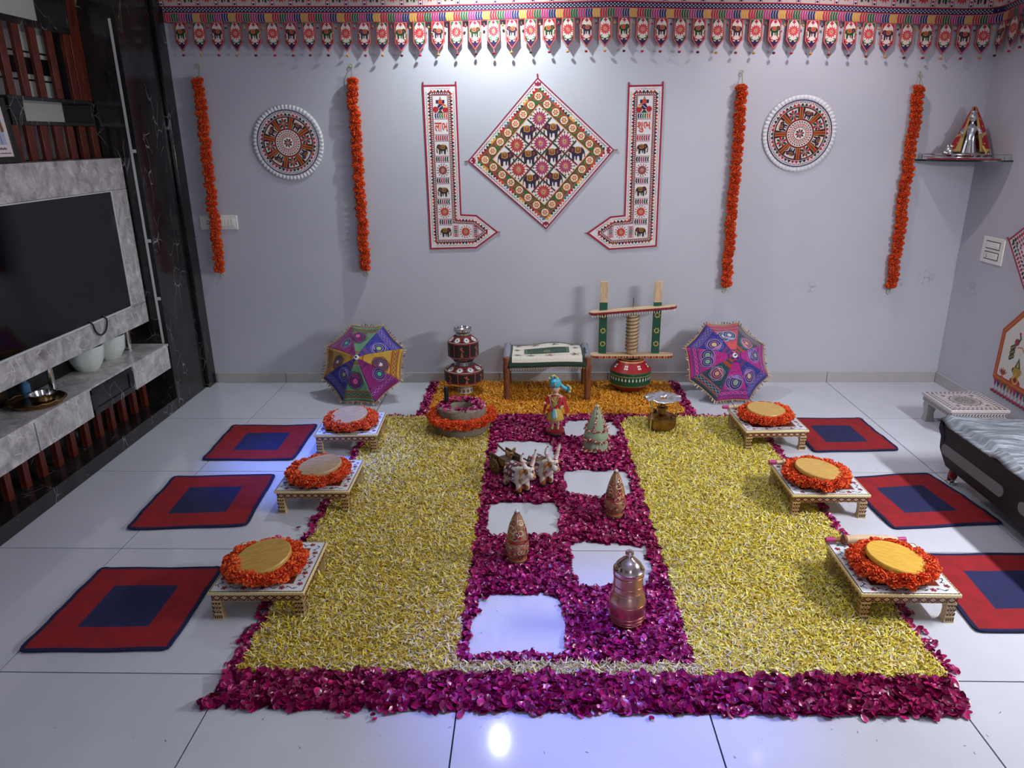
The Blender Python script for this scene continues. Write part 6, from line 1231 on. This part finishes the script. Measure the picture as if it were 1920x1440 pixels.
ROSE = hexs('ac1262 9e0e56 ba1a6e 8a0c4a b0165c c43c88 7a0a42 a41060'); YEL = hexs('ecd232 e0be2c f2de5a d6ae34 f4eab4 e2d4a8 bc9634 ead644 dccfc0'); ORA = hexs('f0a61e e89614 f6b634 dc8610 e6840e f6c650'); DROSE = hexs('5a0a36 6a0c40 480828'); DYEL = hexs('c0aa44 ac963e ccba5c'); DORA = hexs('a8640e 98560c b87412')
FP = lambda L: [tuple(fl(*q).xy) for q in L]
holes = [FP(h) for h in ([(1050, 802), (1067, 789), (1105, 788), (1148, 792), (1161, 804), (1159, 819), (1135, 821.5), (1097, 820), (1079, 822), (1058, 821)], [(936, 828), (974, 827), (1030, 830), (1043, 850), (1038, 872), (1005, 876), (932, 872), (926, 850)],
    [(1057, 885), (1064, 882), (1178, 883), (1180, 901), (1187.5, 922), (1182, 931), (1133, 934), (1069, 929), (1058, 914)], [(914, 949), (942.5, 941.5), (1044.6, 944.6), (1051, 961), (1050, 984), (1047, 1005), (1005, 1006), (922, 1006), (909, 988), (914, 967.5)],
    [(1065, 1026), (1088, 1016), (1205, 1024), (1217.5, 1038), (1213, 1047), (1224, 1053), (1222, 1088), (1205, 1105), (1130, 1103), (1088, 1101), (1070, 1080), (1072, 1053)], [(894, 1125), (910, 1116), (1015, 1114), (1047.5, 1122.5), (1057.5, 1140), (1060, 1170), (1066, 1225), (1015, 1229), (940, 1226), (887.5, 1235), (876, 1212), (882.5, 1175), (894, 1150)])]
front = [(-1.066, 1.875), (1.345, 1.872), (1.405, 2.038), (-1.04, 2.038)]
lattice = rect4(-.262, .556, 2.10, 4.47); side = [[(-1.062, 2.06), (-1.012, 2.06), (-1.0, 4.46), (-1.035, 4.46)], [(1.382, 2.06), (1.432, 2.06), (1.43, 4.46), (1.385, 4.46)], rect4(-1.02, -.68, 4.435, 4.475), rect4(.97, 1.42, 4.435, 4.475), rect4(-.755, -.685, 4.44, 5.165), rect4(.99, 1.065, 4.44, 5.165), rect4(-.70, 1.0, 4.38, 4.49)]
yl = [(-1.012, 2.045), (-.268, 2.045), (-.262, 4.36), (-.30, 4.41), (-.36, 4.44), (-1.0, 4.44)]; yr = [(.560, 2.045), (1.385, 2.045), (1.388, 4.44), (.64, 4.44), (.59, 4.40), (.562, 4.34)]; row = rect4(-.28, .575, 2.045, 2.102); ora = rect4(-.69, .995, 4.485, 5.165)
# rose petals
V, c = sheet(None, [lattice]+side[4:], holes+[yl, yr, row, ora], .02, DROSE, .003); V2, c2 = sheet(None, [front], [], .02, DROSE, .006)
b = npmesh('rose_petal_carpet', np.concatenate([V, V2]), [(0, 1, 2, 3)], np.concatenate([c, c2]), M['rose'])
P1 = scatter([lattice], holes+[yl, yr, row, ora], 11500); P2 = scatter(side[:4], [], 7500, .009); P2b = scatter(side[4:6], [ora], 11000, .009); P2c = scatter(side[6:], holes+[yl, yr, lattice, ora], 8000); P3 = scatter([front], [], 12500, .010)
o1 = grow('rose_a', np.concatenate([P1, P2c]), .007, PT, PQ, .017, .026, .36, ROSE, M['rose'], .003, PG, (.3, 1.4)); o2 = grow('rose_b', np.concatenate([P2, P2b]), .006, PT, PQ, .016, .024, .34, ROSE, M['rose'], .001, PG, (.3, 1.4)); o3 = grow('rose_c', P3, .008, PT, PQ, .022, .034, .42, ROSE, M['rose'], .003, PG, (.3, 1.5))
def joinm(objs, name):                                                # several vertex soups -> one mesh
    vs, ls, cs, nv = [], [], [], 0
    for o in objs:
        me = o.data; v = np.empty(len(me.vertices)*3, np.float32); me.vertices.foreach_get('co', v); l = np.empty(len(me.loops), np.int32); me.loops.foreach_get('vertex_index', l); c = np.empty(len(me.polygons)*4, np.float32); me.attributes['Col'].data.foreach_get('color', c)
        vs.append(v); ls.append(l+nv); cs.append(c); nv += len(me.vertices)
    me = bpy.data.meshes.new(name); me.vertices.add(nv); me.vertices.foreach_set('co', np.concatenate(vs)); l = np.concatenate(ls); me.loops.add(len(l)); me.loops.foreach_set('vertex_index', l); me.polygons.add(len(l)//4); me.polygons.foreach_set('loop_start', np.arange(0, len(l), 4, dtype=np.int32)); me.update(calc_edges=True)
    at = me.attributes.new('Col', 'FLOAT_COLOR', 'FACE'); at.data.foreach_set('color', np.concatenate(cs)); mt = objs[0].data.materials[0]
    for o in objs: m_ = o.data; bpy.data.objects.remove(o); bpy.data.meshes.remove(m_)
    return mkobj(name, me, mt, None, 180)
tag(joinm([b, o1, o2, o3], 'rose_petal_carpet'), 'magenta rose petals strewn in a lattice and border around bare tiles', 'rose petals', None, 'stuff')
# yellow and orange shredded petals
def bed(name, inc, exc, dens, h, cols, dcols, label, cat, smin=.017, smax=.027, cell=.012, z0=.004):
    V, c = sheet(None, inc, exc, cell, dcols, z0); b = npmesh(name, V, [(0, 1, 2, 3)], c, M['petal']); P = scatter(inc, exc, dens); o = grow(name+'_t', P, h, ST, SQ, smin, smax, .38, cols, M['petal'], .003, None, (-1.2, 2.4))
    tag(joinm([b, o], name), label, cat, None, 'stuff')
bed('yellow_petal_bed', [yl], [], 30000, .011, YEL, DYEL, 'bed of shredded yellow petals on the left of the rose lattice', 'yellow petals'); bed('yellow_petal_bed', [yr], [], 30000, .011, YEL+hexs('f0e84a ece23c f4ee70 f8f4a0'), DYEL, 'bed of shredded yellow petals on the right of the rose lattice', 'yellow petals')
bed('cream_petal_row', [row], [], 24000, .012, hexs('d8c878 e0d4a0 c8b060 d8ccb0 e6deb8'), DYEL, 'narrow row of shredded cream petals between the lattice and front border', 'cream petals'); bed('marigold_petal_bed', [ora], [], 22000, .010, ORA, DORA, 'bed of shredded orange marigold petals under the cot and churn', 'orange petals', .018, .03)
a = rng.uniform(0, 2*PI, 260); r = np.sqrt(rng.uniform(.070**2, .142**2, 260)); P = np.stack([-.438+r*np.cos(a), 4.238+r*np.sin(a)], 1)
tag(grow('rose_petal_heap', P, .008, PT, PQ, .018, .028, .3, ROSE, M['rose'], .162, PG, (.3, 1.4)), 'rose petals heaped on the top of the stone hand mill', 'rose petals', None, 'stuff')
# the nearest rose petals singly
pv = []
for k in range(8):
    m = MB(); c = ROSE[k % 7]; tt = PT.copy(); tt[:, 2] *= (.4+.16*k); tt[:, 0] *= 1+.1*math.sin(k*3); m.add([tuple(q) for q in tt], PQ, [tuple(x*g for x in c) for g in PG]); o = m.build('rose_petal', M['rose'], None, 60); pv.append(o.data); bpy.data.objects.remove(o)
rd = random.Random(77)
def one(x, y, z, s, tilt, label, group):
    o = bpy.data.objects.new('rose_petal', pv[rd.randrange(8)]); COL.objects.link(o); o.location = (x, y, z); o.scale = (s, s, s); o.rotation_euler = (rd.gauss(0, tilt), rd.gauss(0, tilt), rd.uniform(0, 6.28)); tag(o, label, 'rose petal', group)
P = scatter([[(-1.06, 1.885), (1.34, 1.885), (1.36, 1.99), (-1.05, 1.99)]], [], 1500, .008); rng.shuffle(P)
for x, y in P[:270]: one(x, y, .012+rd.uniform(0, .010), rd.uniform(.026, .038), .42, 'single magenta rose petal lying on top of the front petal border', 'rose petals on top of the front border')
for px, py in ((700, 1344), (702, 1352), (722, 1339), (862, 1343), (868, 1338), (1106, 1344), (1085, 1336), (1222, 1349), (1696, 1350), (1620, 1350), (1576, 1343), (1815, 1338), (1812, 1346), (914, 836), (908, 1126), (900, 1150), (522, 1010), (560, 993), (650, 1344), (1490, 1348)):
    q = fl(px, py); one(q.x, q.y, .006, rd.uniform(.018, .030), .12, 'stray magenta rose petal lying on the bare floor tiles', 'stray rose petals on the floor')
q = np.concatenate([rng.uniform((-1.3, 1.45), (1.5, 1.9), (70, 2)), rng.uniform((-.25, 2.12), (.15, 2.4), (10, 2)), rng.uniform((1.5, 2.2), (2.0, 4.9), (16, 2)), rng.uniform((-1.9, 1.7), (-1.1, 2.9), (14, 2))])
tag(grow('floor_debris', q, .001, ST, SQ, .004, .011, .2, hexs('3a2430 4a3a3a 2a2228'), M['petal'], .0006), 'tiny dark crumbs of dried petal scattered over the floor tiles', 'crumbs', None, 'stuff')
